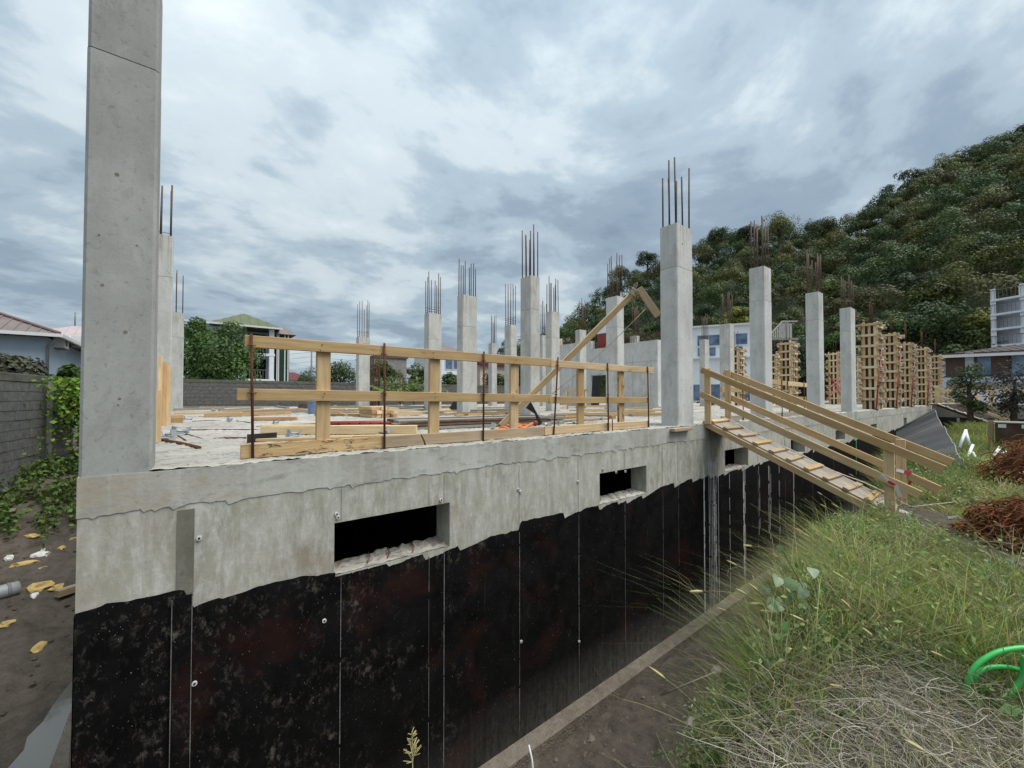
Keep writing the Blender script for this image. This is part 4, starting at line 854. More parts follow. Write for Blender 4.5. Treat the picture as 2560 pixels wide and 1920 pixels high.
m = MB(); m.prism(poly, (.03, .045, 0)); one(m, 'plywood_offcut', 'ply_black', 'dark pointed plywood offcut leaning in front of the tallest middle column', 'plywood')
D = at_z(1140, 1026); dd = (D-CAM).dot(_fw); m = MB(); m.prism([at_d(1120, 1025, dd), at_d(1134, 1003, dd), at_d(1146, 1003, dd), at_d(1146, 1024, dd)], (.03, .05, 0)); one(m, 'plywood_offcut', 'ply_black', 'black plywood piece leaning at the foot of the broad middle column', 'plywood')
# trestle by the core wall
tx, ty = 13.3, 8.2; tr = thing('trestle', 'small timber trestle standing before the core wall', 'trestle', (tx, ty, 0))
m = MB(); m.beam((tx-.1, ty+.25, .82), (tx+.75, ty-.35, .82), .12, .08); m.build('top', 'wood', tr)
for sx in (0, .6):
    for s in (-1, 1): m = MB(); m.beam((tx+sx+s*.16, ty+.15-sx*.7+s*.12, 0), (tx+sx+s*.03, ty+.15-sx*.7, .8), .045, .08); m.build('leg', 'wood', tr)
p = at_y(940, 1010, 20.0); rb = thing('rebar_bundle', 'upright bundle of rusty bars behind the lone back left column', 'rebar', (p.x, 20, 0)); g = random.Random(3)
for k in range(16): x = at_y(928+k*1.7, 1010, 20).x; m = MB(); m.tube([(x, 20+g.uniform(0, .3), 0), (x+g.uniform(-.05, .05), 20+g.uniform(0, .3), g.uniform(2.2, 3.4))], .018, 5); m.build('rebar', 'rust', rb)
# red hose heap behind the ramp head; yellow sack
hh = thing('hose_heap', 'tangled dull red hose heap on the slab left of the upper ramp posts', 'hose', at_z(1768, 1014)); g = random.Random(6); m = MB(); c = at_z(1768, 1014); pts = []
for k in range(60): pts.append(c+Vector((g.gauss(0, .32), g.gauss(0, .22), abs(g.gauss(.14, .09)))))
m.tube(pts, .03, 5); m.build('hose', 'rust_bright', hh)
p = at_z(1952, 1019); m = scrap(77, .8); put(m, 'sack', 'wood_pale', p+Vector((0, 0, .1)), .4, 'pale yellow sack heap behind the slab edge guard boards', 'sack')
# crumbs of concrete over the slab
g = np.random.default_rng(23); V = []; F = []; n = 0
for k in range(2600):
    if k < 1500: x, y = g.uniform(.4, 9), g.uniform(.03, 4.5)**1.0
    else: x, y = g.uniform(.4, 34), g.uniform(.05, 19)
    if y < .3 and .9 < x < 7 and g.random() < .6: y = g.uniform(.02, .14)
    s = g.uniform(.004, .018)*(1 if k < 1500 else 2.4); a = g.uniform(0, 6.28); c, d = math.cos(a)*s, math.sin(a)*s
    V += [(x+c, y+d, .004), (x-d*.8, y+c*.8, .004), (x-c, y-d, .004), (x+d, y-c, .004), (x+c*.2, y, .004+s*g.uniform(.5, 1.1))]; F += [(n, n+1, n+4), (n+1, n+2, n+4), (n+2, n+3, n+4), (n+3, n, n+4)]; n += 5
tag(np_mesh('rubble', V, F, 'slab_top', nper=3), 'small concrete crumbs strewn over the slab', 'rubble', kind='stuff')

# ================================================================ block walls
def block_wall(name, label, p0, p1, z0, courses, bl=.40, bh=.20, th=.19, cap=True, mat='block', vis=None, post=True):
    p0, p1 = Vector((*p0, 0)), Vector((*p1, 0)); d = p1-p0; L = d.length; a = d.normalized(); n = Vector((a.y, -a.x, 0))
    r = thing(name, label, 'wall', (p0.x, p0.y, z0)); O = Vector((p0.x, p0.y, z0)); me = {}
    m = MB(); m.frame(O+a*.0-n*(th-.02)/2, a*L, n*(th-.03), Vector((0, 0, courses*(bh)))); m.build('mortar', 'mortar', r)
    g = random.Random(5)
    blk = MB(); blk.frame((.004, -th/2, .004), (bl-.012, 0, 0), (0, th, 0), (0, 0, bh-.012))
    base = {}
    ang = math.atan2(a.y, a.x)
    for c in range(courses):
        x = -(bl/2 if c % 2 else 0)
        while x < L-.02:
            x0 = max(x, 0); x1 = min(x+bl, L)
            if x1-x0 > .06:
                key = round(x1-x0, 2)
                if key not in base:
                    q = MB(); q.frame((.005, -th/2, .005), (x1-x0-.012, 0, 0), (0, th, 0), (0, 0, bh-.012)); ob = q.build('block', mat, org=(0, 0, 0)); base[key] = ob.data; bpy.data.objects.remove(ob)
                ob = bpy.data.objects.new('block', base[key]); COL.objects.link(ob); ob.parent = r; ob.location = (a*x0+n*g.uniform(-.008, .008)+Vector((0, 0, c*bh))); ob.rotation_euler = (0, g.uniform(-.004, .004), ang)
            x += bl
    if cap: m = MB(); m.frame(O+Vector((0, 0, courses*bh+.002))-n*(th/2+.01)-a*.02, a*(L+.04), n*(th+.02), Vector((0, 0, .17))); m.build('coping', 'block_cap', r, bevel=.01)
    return r
lw = block_wall('block_wall', 'grey concrete block wall on the left, ending in a pale corner post', (-2.95, 4.0), (-2.08, 10.35), -1.35, 11)
m = MB(); m.box(-2.14, -1.90, 10.35, 10.55, -1.35, 1.0, 'z'); m.build('corner_post', 'concrete_old', lw)
m = MB(); m.box(-1.9, -1.62, 10.42, 10.60, -1.35, .82, 'z'); m.build('corner_return', 'block', lw)
yF = 24.; zc = at_y(560, 950, yF).z
bw_ = block_wall('block_wall', 'long low block wall with mossy coping behind the slab', (at_y(440, 980, yF).x, yF), (at_y(1330, 985, yF).x, yF), zc-.17-1.6, 8)
# ================================================================ buildings
def gable_free_hip(m, x0, x1, y0, y1, z, rise, ov=.5, ridge=.5):
    # hip roof over a rectangle, ridge along the longer side
    a, b, c, d = x0-ov, x1+ov, y0-ov, y1+ov; w_, l_ = b-a, d-c; zt = z+rise
    if w_ >= l_: r0, r1 = Vector((a+l_/2, (c+d)/2, zt)), Vector((b-l_/2, (c+d)/2, zt))
    else: r0, r1 = Vector(((a+b)/2, c+w_/2, zt)), Vector(((a+b)/2, d-w_/2, zt))
    A, B_, C_, D_ = Vector((a, c, z)), Vector((b, c, z)), Vector((b, d, z)), Vector((a, d, z))
    if w_ >= l_: fs = [(A, B_, r1, r0), (C_, D_, r0, r1), (B_, C_, r1), (D_, A, r0)]
    else: fs = [(B_, C_, r1, r0), (D_, A, r0, r1), (A, B_, r0), (C_, D_, r1)]
    for f in fs:
        if len(f) == 4: m.quad(*f)
        else: m.tri(*f)
    m.quad(A, D_, C_, B_)
    return fs
def ribs(parent, fs, mat, spacing=.3, r=.018, name='roof_rib'):
    m = MB()
    for f in fs:
        a, b = f[0], f[1]; L = (b-a).length; e = (b-a)/L; n = (b-a).cross(f[2]-a).normalized(); up = n.cross(e).normalized()
        if up.z < 0: up = -up
        k = spacing/2
        while k < L:
            p = a+e*k; best = None
            # height available along the slope at this offset
            top = (f[2]-a).dot(up); l0 = (f[-1]-a).dot(e); l1 = (f[2]-a).dot(e)
            h = top*min(1, k/max(l0, 1e-3), (L-k)/max(L-l1, 1e-3)); m.beam(p+n*(-r if n.z < 0 else r)*.4, p+up*h+n*(-r if n.z < 0 else r)*.4, r*2, r*2, up=n); k += spacing
    return tag(m.build(name, mat, parent), kind='stuff')
def window(parent, x0, x1, z0, z1, y=None, x=None, frame='frame_white', cols=2, dep=.05, s=-1):
    # window on a wall facing -y (y given) or on a wall facing -x / +x (x given, s = facing)
    def bx(m, a, b, c, d, o0, o1):
        if y is not None: m.box(a, b, min(y-o0, y-o1), max(y-o0, y-o1), c, d)
        else: q0, q1 = x+s*o0, x+s*o1; m.box(min(q0, q1), max(q0, q1), a, b, c, d)
    f = MB(); t = .07
    bx(f, x0, x1, z0, z0+t, .0, dep); bx(f, x0, x1, z1-t, z1, .0, dep); bx(f, x0, x0+t, z0+t, z1-t, .0, dep); bx(f, x1-t, x1, z0+t, z1-t, .0, dep)
    for k in range(1, cols): u_ = x0+(x1-x0)*k/cols; bx(f, u_-t/2, u_+t/2, z0+t, z1-t, .0, dep)
    o = f.build('window', frame, parent); g_ = MB(); bx(g_, x0+t, x1-t, z0+t, z1-t, .005, .02); g_.build('pane', 'glass', o); return o
# --- grey blue house on the left
c = at_d(113, 985, 16.5); hx, hy = c.x, c.y; ez = at_d(126, 832, 16.2).z
h1 = thing('house', 'grey blue single storey house with ribbed grey brown roof behind the left block wall', 'house', (hx, hy, -1.1))
m = MB(); m.box(hx-14, hx, hy, hy+11, -1.2, ez-.12); m.build('wall', 'paint_blue', h1)
rf = MB(); fs = gable_free_hip(rf, hx-14, hx, hy, hy+11, ez, 2.55, .42); ro = rf.build('roof', 'roof_greybrown', h1); ribs(ro, fs, 'roof_greybrown', .32, .02)
m = MB(); ov = .42; cr = Vector((hx+ov, hy-ov, ez)); rd = fs[0][2]; m.tube([cr+Vector((0, 0, .03)), rd+Vector((0, 0, .03))], .07, 6); m.build('hip_cap', 'roof_ridge', ro)
m = MB(); m.box(hx-14.4, hx+ov+.04, hy-ov-.10, hy-ov+.0, ez-.13, ez+.0); m.box(hx+ov, hx+ov+.1, hy-ov, hy+11.4, ez-.13, ez+.0, 'y'); m.build('gutter', 'gutter_white', h1)
m = MB(); m.tube([(hx+ov-.05, hy-ov+.05, ez-.12), (hx+.05, hy-.06, ez-.5), (hx+.05, hy-.06, -1.1)], .05, 8); m.build('drainpipe', 'pole_grey', h1)
def aircon(parent, x, y, z):
    m = MB(); m.box(x, x+.32, y, y+.80, z, z+.56, 'y'); o = m.build('air_conditioner', 'gutter_white', parent); m = MB()
    disc(m, (x+.32, y+.34, z+.28), (1, 0, 0), .22, 14, .01); m.build('fan_grille', 'pole_grey', o); m = MB(); m.box(x, x+.34, y+.1, y+.15, z-.06, z); m.box(x, x+.34, y+.62, y+.67, z-.06, z); m.build('bracket', 'pole_grey', o)
for px in (134, 178):
    q = at_x(px, 868, hx); aircon(h1, hx, q.y, q.z)
for px in (147, 193):
    q = at_x(px, 900, hx); window(h1, q.y, q.y+1.3, .0, 1.75, x=hx, s=1)
# --- house with pink roof behind it
c = at_d(108, 960, 34); hx, hy = c.x+1, c.y; ez = at_d(200, 846, 30).z
h2 = thing('house', 'far house with a pale pink hip roof behind the grey blue one', 'house', (hx, hy, -1.1)); m = MB(); m.box(hx-5, hx+7, hy, hy+10, -1.2, ez); m.build('wall', 'paint_white', h2)
rf = MB(); fs = gable_free_hip(rf, hx-5, hx+7, hy, hy+10, ez, 2.4, .4); ro = rf.build('roof', 'roof_pink', h2); ribs(ro, fs, 'roof_pink', .6, .02); m = MB(); q = fs[0][3]; m.tube([q, q+Vector((0, 0, 1.3))], .05, 6); m.build('mast', 'pole_grey', ro)
# --- green roofed house
Dg = 40; c = at_d(684, 985, Dg); hx, hy = c.x, c.y; ez = at_d(687, 824, Dg).z; lx = at_y(470, 985, hy).x
h3 = thing('house', 'pale house with green hip roof, balconies and a dark green screened stair tower', 'house', (hx, hy, -1.1))
m = MB(); m.box(lx, hx-2.2, hy+.9, hy+12, -1.2, ez); m.box(hx-2.2, hx, hy+2.6, hy+12, -1.2, ez); m.build('wall', 'paint_lightblue', h3)
rf = MB(); fs = gable_free_hip(rf, lx+2, hx, hy, hy+13, ez+.12, 1.55, .6); ro = rf.build('roof', 'roof_green', h3); ribs(ro, fs, 'roof_green', .7, .02)
m = MB(); m.box(lx-.6, hx+.62, hy-.7, hy-.6, ez-.02, ez+.14); m.build('gutter', 'gutter_white', h3)
for k in range(2):
    z = -1+(ez+1)*(k+1)/3*1.0; z = [at_y(660, 958-0*k, hy).z*0+ez*.0, 0][0]
fz = [at_y(660, py, hy).z for py in (948, 884)]
for z in fz:
    m = MB(); m.box(hx-6, hx+.05, hy-.2, hy+.9, z-.22, z); m.build('balcony_slab', 'paint_white', h3); rl = MB(); rl.box(hx-6, hx, hy-.16, hy-.12, z+.85, z+.90); k = 0.
    while k < 6: rl.box(hx-6+k, hx-6+k+.03, hy-.15, hy-.13, z, z+.86, 'z'); k += .22
    rl.build('balcony_rail', 'pole_grey', h3)
    window(h3, hx-4.8, hx-3.6, z+.05, z+2.05, y=hy+.88); m = MB(); m.box(hx-2.15, hx-.35, hy+2.5, hy+2.58, z, z+2.1); m.build('door', 'dark_void', h3)
m = MB(); m.box(hx-.42, hx-.02, hy-.18, hy+.25, -1.2, ez, 'z'); m.build('pillar', 'paint_white', h3); m = MB(); m.box(hx-6.2, hx-5.9, hy-.18, hy+.2, -1.2, ez, 'z'); m.build('pillar', 'paint_white', h3)
tx0, tx1 = at_y(690, 985, hy+1).x, at_y(722, 985, hy+1).x; zt_ = at_y(705, 836, hy+1).z
m = MB(); m.box(tx0, tx1, hy+1, hy+6, -1.2, zt_, 'z'); m.build('stair_tower', 'green_screen', h3)
for x in (tx0, tx0+(tx1-tx0)*.12, tx1-.16, tx1-.45): m = MB(); m.box(x, x+.1, hy+.94, hy+1, -1.1, zt_, 'z'); m.build('tower_trim', 'gutter_white', h3)
rf = MB(); fs = gable_free_hip(rf, tx0, tx1+.3, hy+1, hy+6, zt_, .9, .3); rf.build('tower_roof', 'roof_greybrown', h3)
aircon(h3, hx-1.2, hy+2.2, fz[0]+1.7)
# --- small red roof house
c = at_d(736, 985, 95); h4 = thing('house', 'tiny far house with a dark red hip roof', 'house', (c.x, c.y, -1.2)); ez = at_d(736, 950, 95).z; m = MB(); m.box(c.x-3.6, c.x+3.6, c.y, c.y+6, -1.3, ez); m.build('wall', 'paint_white', h4); rf = MB(); gable_free_hip(rf, c.x-3.6, c.x+3.6, c.y, c.y+6, ez, 1.9, .5); rf.build('roof', 'roof_red', h4)
# --- unfinished block house behind the shrubs
Db = 62; c = at_d(935, 985, Db); c2 = at_y(1016, 985, c.y); zt_ = at_y(980, 895, c.y).z
h5 = thing('house', 'unfinished grey block house above the shrubs behind the slab', 'house', (c.x, c.y, -1.2)); m = MB(); m.box(c.x, c2.x, c.y, c.y+8, -1.3, zt_); m.build('wall', 'concrete_old', h5); m = MB(); m.box(c.x-.2, c2.x+.2, c.y-.2, c.y+8.2, zt_, zt_+.2); m.build('roof_slab', 'block_dark', h5)
m = MB(); m.prism([Vector((c2.x, c.y+.5, zt_-1.4)), Vector((c2.x+6, c.y+.5, zt_-2.4)), Vector((c2.x+6, c.y+.5, zt_-2.6)), Vector((c2.x, c.y+.5, zt_-1.6))], (0, 5, 0)); m.build('lean_to_roof', 'roof_greybrown', h5)
m = MB(); m.box(c.x+2.2, c.x+3.6, c.y-.03, c.y, 1.2, 2.4); m.build('window', 'dark_void', h5)
# --- white house between the columns
c = at_d(1095, 985, 52); c2 = at_y(1145, 985, c.y); zt_ = at_y(1110, 878, c.y).z; h6 = thing('house', 'small white house with dark windows seen between two middle columns', 'house', (c.x, c.y, -1.2)); m = MB(); m.box(c.x, c2.x+1.2, c.y, c.y+7, -1.3, zt_); m.build('wall', 'paint_white', h6)
rf = MB(); gable_free_hip(rf, c.x, c2.x+1.2, c.y, c.y+7, zt_, 1.2, .4); rf.build('roof', 'roof_greybrown', h6)
q = at_y(1112, 920, c.y); window(h6, q.x, q.x+1.3, q.z-.2, q.z+1.2, y=c.y, cols=1); q = at_y(1130, 920, c.y); window(h6, q.x, q.x+1.2, q.z-.2, q.z+1.2, y=c.y, cols=1)
c = at_d(1200, 985, 55); c2 = at_y(1290, 985, c.y); zt_ = at_y(1250, 915, c.y).z; h7 = thing('house', 'far cream house with a red roof edge seen past the small back columns', 'house', (c.x, c.y, -1.2)); m = MB(); m.box(c.x, c2.x, c.y, c.y+7, -1.3, zt_); m.build('wall', 'paint_beige', h7); m = MB(); m.box(c.x-.5, c2.x+.5, c.y-.5, c.y+7.5, zt_, zt_+.35); m.build('roof', 'roof_red', h7)
# --- white two storey building
Dw = 46; c = at_d(1700, 985, Dw); zt_ = at_d(1880, 806, Dw*.93).z
n0 = at_d(1690, 985, Dw*1.02); n1 = at_d(1895, 985, Dw*.95); a_ = (n1-n0); a_.z = 0; L = a_.length; a_.normalize(); bk_ = Vector((-a_.y, a_.x, 0)); 
h8 = thing('building', 'white two storey building with small square windows behind the ramp', 'building', (n0.x, n0.y, -1.2))
n0.z = -1.3; m = MB(); m.frame(n0, a_*L, bk_*9, Vector((0, 0, zt_+1.3))); m.build('wall', 'paint_white', h8); m = MB(); m.frame(n0+Vector((0, 0, zt_+1.3))-bk_*.3-a_*.3, a_*(L+.6), bk_*9.6, Vector((0, 0, .18))); m.build('roof_slab', 'gutter_white', h8)
zm = at_d(1800, 898, Dw).z; m = MB(); m.frame(n0+Vector((0, 0, zm+1.3))-bk_*.35, a_*L, bk_*.35, Vector((0, 0, .15))); m.build('ledge', 'gutter_white', h8)
for px in (1757, 1786, 1850):
    q = at_d(px, 848, Dw-.6); t_ = (q-n0).dot(a_); z0 = q.z-.75; o0 = n0+a_*(t_-.6); o0.z = z0
    m = MB(); m.frame(o0-bk_*.05, a_*1.25, bk_*.05, Vector((0, 0, 1.3))); wn = m.build('window', 'frame_white', h8); m = MB(); m.frame(o0+a_*.08-bk_*.07+Vector((0, 0, .08)), a_*1.09, bk_*.02, Vector((0, 0, 1.14))); m.build('pane', 'glass', wn)
    m = MB(); m.frame(o0+a_*.1-bk_*.08+Vector((0, 0, -1.05)), a_*.6, bk_*.08, Vector((0, 0, .9))); m.build('shutter', 'glass', h8)
for px in (1740, 1795, 1850):
    q = at_d(px, 950, Dw-.6); t_ = (q-n0).dot(a_); o0 = n0+a_*(t_-.9); o0.z = -.6; m = MB(); m.frame(o0-bk_*.05, a_*1.8, bk_*.05, Vector((0, 0, 2.6))); wn = m.build('window', 'frame_white', h8); m = MB(); m.frame(o0+a_*.1-bk_*.07+Vector((0, 0, .1)), a_*1.6, bk_*.02, Vector((0, 0, 2.4))); m.build('pane', 'glass', wn)
# --- concrete frame on the slope
Df = 54; f0 = at_d(1928, 845, Df); f1 = at_d(1997, 843, Df); h9 = thing('unfinished_building', 'unfinished concrete frame with a slanting balustrade at the foot of the wooded slope', 'building', (f0.x, f0.y, -1.2))
a_ = (f1-f0); a_.z = 0; L = a_.length; a_.normalize(); bk_ = Vector((-a_.y, a_.x, 0)); zf = f0.z
m = MB(); b0 = f0.copy(); b0.z = zf-.25; m.frame(b0-a_*3, a_*(L+3), bk_*6, Vector((0, 0, .28))); m.build('floor_slab', 'concrete_old', h9)
for t_ in (-2, L*.35, L-.5):
    for q in (0.1, 5.5): m = MB(); o0 = f0+a_*t_+bk_*q; o0.z = -1.3; m.frame(o0, a_*.4, bk_*.4, Vector((0, 0, zf-.25+1.3))); m.build('pillar', 'concrete_old', h9)
m = MB(); o0 = f0+a_*(-3)+bk_*3; o0.z = -1.3; m.frame(o0, a_*(L+2), bk_*.2, Vector((0, 0, 4.6))); m.build('back_wall', 'block_dark', h9)
for k in range(9):
    o0 = f0+a_*(L*k/8*.6); o0.z = zf+.03; hgt = .5+1.7*min(1, k/5); m = MB(); m.frame(o0, a_*.12, bk_*.12, Vector((0, 0, hgt))); m.build('baluster', 'concrete', h9)
m = MB(); m.beam(f0+Vector((0, 0, .6)), f0+a_*L*.42+Vector((0, 0, 2.2)), .15, .15); m.beam(f0+a_*L*.42+Vector((0, 0, 2.2)), f0+a_*L*.95+Vector((0, 0, 2.2)), .15, .15); m.build('hand_rail', 'concrete', h9)
m = MB(); o0 = f0+a_*L*.45+bk_*.5; o0.z = zf; m.frame(o0, a_*L*.4, bk_*.3, Vector((0, 0, 2.0))); m.build('stub_wall', 'concrete', h9)
# --- right: house with dark hip roof
Dh = 33; c = at_d(2360, 985, Dh*.98); e0 = at_d(2350, 893, Dh); e1 = at_d(2560, 880, Dh*.92); a_ = (e1-e0); a_.z = 0; a_.normalize(); bk_ = Vector((-a_.y, a_.x, 0)); L = 16; ez = (e0.z+e1.z)/2
hA = thing('house', 'pale blue house with a dark brown hip roof at the right behind the shrubs', 'house', (e0.x, e0.y, -1.2)); o0 = e0.copy(); o0.z = -1.3
m = MB(); m.frame(o0, a_*L, bk_*11, Vector((0, 0, ez+1.3))); m.build('wall', 'paint_lightblue', hA)
ap_ = at_d(2440, 860, Dh*1.06); A = e0-a_*.7-bk_*.7; A.z = ez; B_ = A+a_*(L+1.4); C_ = B_+bk_*12.4; D_ = A+bk_*12.4; r0 = A+a_*6+bk_*6.2; r1 = B_-a_*6+bk_*6.2; r0.z = r1.z = at_d(2445, 862, (r0-CAM).dot(_fw)).z
m = MB(); m.quad(A, B_, r1, r0); m.quad(C_, D_, r0, r1); m.tri(B_, C_, r1); m.tri(D_, A, r0); m.quad(A, D_, C_, B_); ro = m.build('roof', 'roof_brown', hA); ribs(ro, [(A, B_, r1, r0), (D_, A, r0)], 'roof_brown', .5, .025)
m = MB(); m.beam(A+Vector((0, 0, -.08)), B_+Vector((0, 0, -.08)), .14, .2); m.build('gutter', 'gutter_white', hA)
for px in (2373, 2470, 2540):
    q = at_d(px, 910, Dh*.97); t_ = (q-o0).dot(a_); w0 = o0+a_*(t_-.9); w0.z = q.z-1.0; m = MB(); m.frame(w0-bk_*.05, a_*1.9, bk_*.05, Vector((0, 0, 1.9))); wn = m.build('window', 'frame_brown', hA); m = MB(); m.frame(w0+a_*.15-bk_*.08+Vector((0, 0, .12)), a_*.7, bk_*.02, Vector((0, 0, 1.65))); m.build('pane', 'glass', wn)
m = MB(); w0 = o0+a_*1-bk_*2.2; w0.z = -1.3; m.frame(w0, a_*18, bk_*.2, Vector((0, 0, 2.9))); m.build('porch_wall', 'paint_white', hA)
# --- apartment block on the right
Da = 43; e0 = at_d(2478, 870, Da); e1 = at_d(2560, 855, Da*.945); a_ = (e1-e0); a_.z = 0; a_.normalize(); bk_ = ray(2490, 900); bk_.z = 0; bk_.normalize(); Wd = (e1-e0).length+7
hB = thing('apartment_block', 'white apartment block with recessed balconies and blue glass at the right edge', 'building', (e0.x, e0.y, -1.2)); fl = [at_d(2480, py, Da).z for py in (866, 825, 788, 752)]
o0 = e0.copy(); o0.z = -1.3; m = MB(); m.frame(o0+bk_*1.6, a_*Wd, bk_*7, Vector((0, 0, fl[3]+1.3))); m.build('wall', 'paint_white', hB)
for t_ in (0, (e1-e0).length-.25): m = MB(); q = o0+a_*t_; q.z = fl[0]-.4; m.frame(q, a_*.45, bk_*1.6, Vector((0, 0, fl[3]-fl[0]+1.6))); m.build('pillar', 'paint_white', hB)
for k, z in enumerate(fl):
    q = o0-bk_*.15; q.z = z-.12; m = MB(); m.frame(q, a_*Wd, bk_*1.75, Vector((0, 0, .2))); m.build('balcony_slab', 'paint_white', hB)
    if k < 3:
        q = o0+a_*2.2+bk_*1.5; q.z = z+.1; 
        m = MB(); m.frame(q, a_*3.6, bk_*.1, Vector((0, 0, (fl[k+1]-z)*.82))); wn = m.build('window', 'frame_white', hB)
        for j in range(3): m = MB(); q2 = q+a_*(.12+j*1.18)-bk_*.03; q2.z = z+.2; m.frame(q2, a_*1.02, bk_*.02, Vector((0, 0, (fl[k+1]-z)*.82-.25))); m.build('pane', 'glass_blue', wn)
    q = o0+Vector((0, 0, z+1.3+1.0)); m = MB(); m.frame(q-bk_*.1, a_*Wd, bk_*.04, Vector((0, 0, .05))); 
    for j in range(30): m.frame(o0+a_*(j*Wd/30)-bk_*.1+Vector((0, 0, z+1.3+.08)), a_*.03, bk_*.03, Vector((0, 0, .95)))
    m.build('balcony_rail', 'pole_grey', hB)
# ================================================================ far fences on the wing, utility pole
fz_ = thing('timber_fence', 'yellow timber post and rail fence beyond the far ramp', 'fence', (41, -3, .1))
fa, fb = at_z(2375, 1003, .12), at_z(2565, 1005, .12); fa = at_x(2370, 1000, 40.); fb = at_x(2600, 1000, 40.)
for z, t_ in ((.95, .07), (.55, .07)): m = MB(); m.beam((40, fa.y, z), (40, fb.y-1, z), t_*.6, .11); m.build('rail', 'wood_pale', fz_)
for k in range(7): y = fa.y+(fb.y-fa.y)*k/6; m = MB(); m.beam((40.06, y, .1), (40.06, y, 1.1), .05, .10, up=(0, 1, 0)); m.build('post', 'wood_pale', fz_)
m = MB(); pA = at_x(2366, 966, 44.); pB = at_x(2600, 966, 44.); m.beam(pA, pB, .3, (at_x(2366, 955, 44.).z-at_x(2366, 976, 44.).z)); one(m, 'concrete_beam', 'wood_grey', 'long weathered grey boarded band behind the far timber fence', 'barrier')
for k, y in enumerate(np.linspace(pA.y, pB.y, 5)): m = MB(); m.box(44.1, 44.3, y-.1, y+.1, .1, pA.z-.1, 'z'); one(m, 'support_post', 'wood_weathered', 'weathered post under the long grey band, '+('first', 'second', 'third', 'fourth', 'fifth')[k]+' from the far ramp', 'post', 'posts under the grey band')
c = at_d(778, 985, 60); m = MB(); m.tube([(c.x, c.y, -1.2), (c.x, c.y, at_d(778, 872, 60).z)], [.14, .1], 8); up_ = one(m, 'utility_pole', 'pole_grey', 'thin utility pole on the skyline behind the guard rail', 'pole')
zt_ = at_d(778, 880, 60).z; wr = MB()
for dz, k in ((0, 0), (-.7, 1), (-1.4, 2)):
    wr.tube([Vector((c.x, c.y, zt_+dz))+_R*s*2-_U*(.0006*(s*2)**2*0+.9*math.sin(abs(s)/14*3.14)) for s in range(-5, 15)], .018, 4)
wr.build('wire', 'pole_grey', up_)
# ================================================================ vegetation
def to_px(x, y, z):
    vx, vy, vz = x-CAM.x, y-CAM.y, z-CAM.z; d = vx*_fw.x+vy*_fw.y+vz*_fw.z; return 1280+FPX*(vx*_R.x+vy*_R.y)/d, CYP-FPX*(vx*_up.x+vy*_up.y+vz*_up.z)/d, d
def rand_unit(g, n):
    v = g.normal(size=(n, 3)); return v/np.linalg.norm(v, axis=1, keepdims=True)
def leaf_quads(g, P, size, nrm_bias=None, aspect=.55, up=.35):
    """rhombic leaves at points P; returns V (n*4,3), F"""
    n = len(P); N_ = rand_unit(g, n)
    if nrm_bias is not None: N_ = N_*.75+nrm_bias
    N_[:, 2] += up; N_ /= np.linalg.norm(N_, axis=1, keepdims=True)
    A = np.cross(N_, rand_unit(g, n)); A /= np.linalg.norm(A, axis=1, keepdims=True)+1e-9; B = np.cross(N_, A)
    s = (size*g.uniform(.6, 1.35, n))[:, None]
    V = np.stack([P-A*s, P-B*s*aspect+N_*s*.12, P+A*s, P+B*s*aspect+N_*s*.12], 1).reshape(-1, 3)
    return V, np.arange(n*4).reshape(-1, 4)
def lobes(g, n, R, low=-.35):
    d = rand_unit(g, n); d[:, 2] = np.where(d[:, 2] < low, -d[:, 2], d[:, 2]); r = g.uniform(.45, .8, (n, 1))
    C = d*r*np.array(R); S = g.uniform(.30, .5, n)*min(R); return C, S
def crown_points(g, C, S, n):
    k = g.integers(0, len(C), n); d = rand_unit(g, n); d[:, 2] = np.abs(d[:, 2])*g.choice([1, 1, 1, -.6], n); d /= np.linalg.norm(d, axis=1, keepdims=True)
    r = g.uniform(.72, 1.05, (n, 1)); return C[k]+d*S[k][:, None]*r, d, k
def tint(g, base, k, nk, n, jit=.16, hue=.0):
    lob = g.uniform(.68, 1.32, nk)[k][:, None]; c = np.array(base)[None, :]*lob*g.uniform(1-jit, 1+jit, (n, 1)); c = c*(1+g.normal(0, .03, (n, 3))); return np.clip(c, 0, 1)
def crown_mesh(seed, R, nl, n, size, base, zc, low=-.35):
    g = np.random.default_rng(seed); C, S = lobes(g, nl, R, low); P, d, k = crown_points(g, C, S, n); V, F = leaf_quads(g, P, size, d*1.1); V[:, 2] += zc
    return V, F, np.repeat(tint(g, base, k, nl, n), 4, 0), C+np.array([0, 0, zc])
def tree(name, label, loc, Ht, R, seed, base=(.055, .085, .022), n=2600, size=.16, nl=16, group=None, trunk_h=.35, cat='tree', low=-.35):
    r = thing(name, label, cat, loc, group); zc = Ht-R[2]; V, F, col, C = crown_mesh(seed, R, nl, n, size, base, zc, low); L = np.array(loc)
    np_mesh('crown', V+L, F, 'leaf', org=loc, col=col, parent=r)
    m = MB(); g = np.random.default_rng(seed+1); rt = .03*Ht+.04; lean = g.normal(0, .04*Ht, 2); L3 = Vector(loc)
    top = Vector((lean[0], lean[1], zc+R[2]*.3)); m.tube([L3+Vector((0, 0, -.3)), L3+Vector((lean[0]*.3, lean[1]*.3, Ht*trunk_h)), L3+top], [rt, rt*.75, rt*.25], 7, cap=False)
    for c in C[:10]:
        t = g.uniform(.45, .85); s = Vector((top.x*t, top.y*t, top.z*t)); e = Vector(c); mid = (s+e)/2+Vector((0, 0, .1*Ht*.3)); m.tube([L3+s, L3+mid, L3+e], [rt*.4, rt*.25, rt*.1], 5, cap=False)
    m.build('trunk', 'bark', r); return r
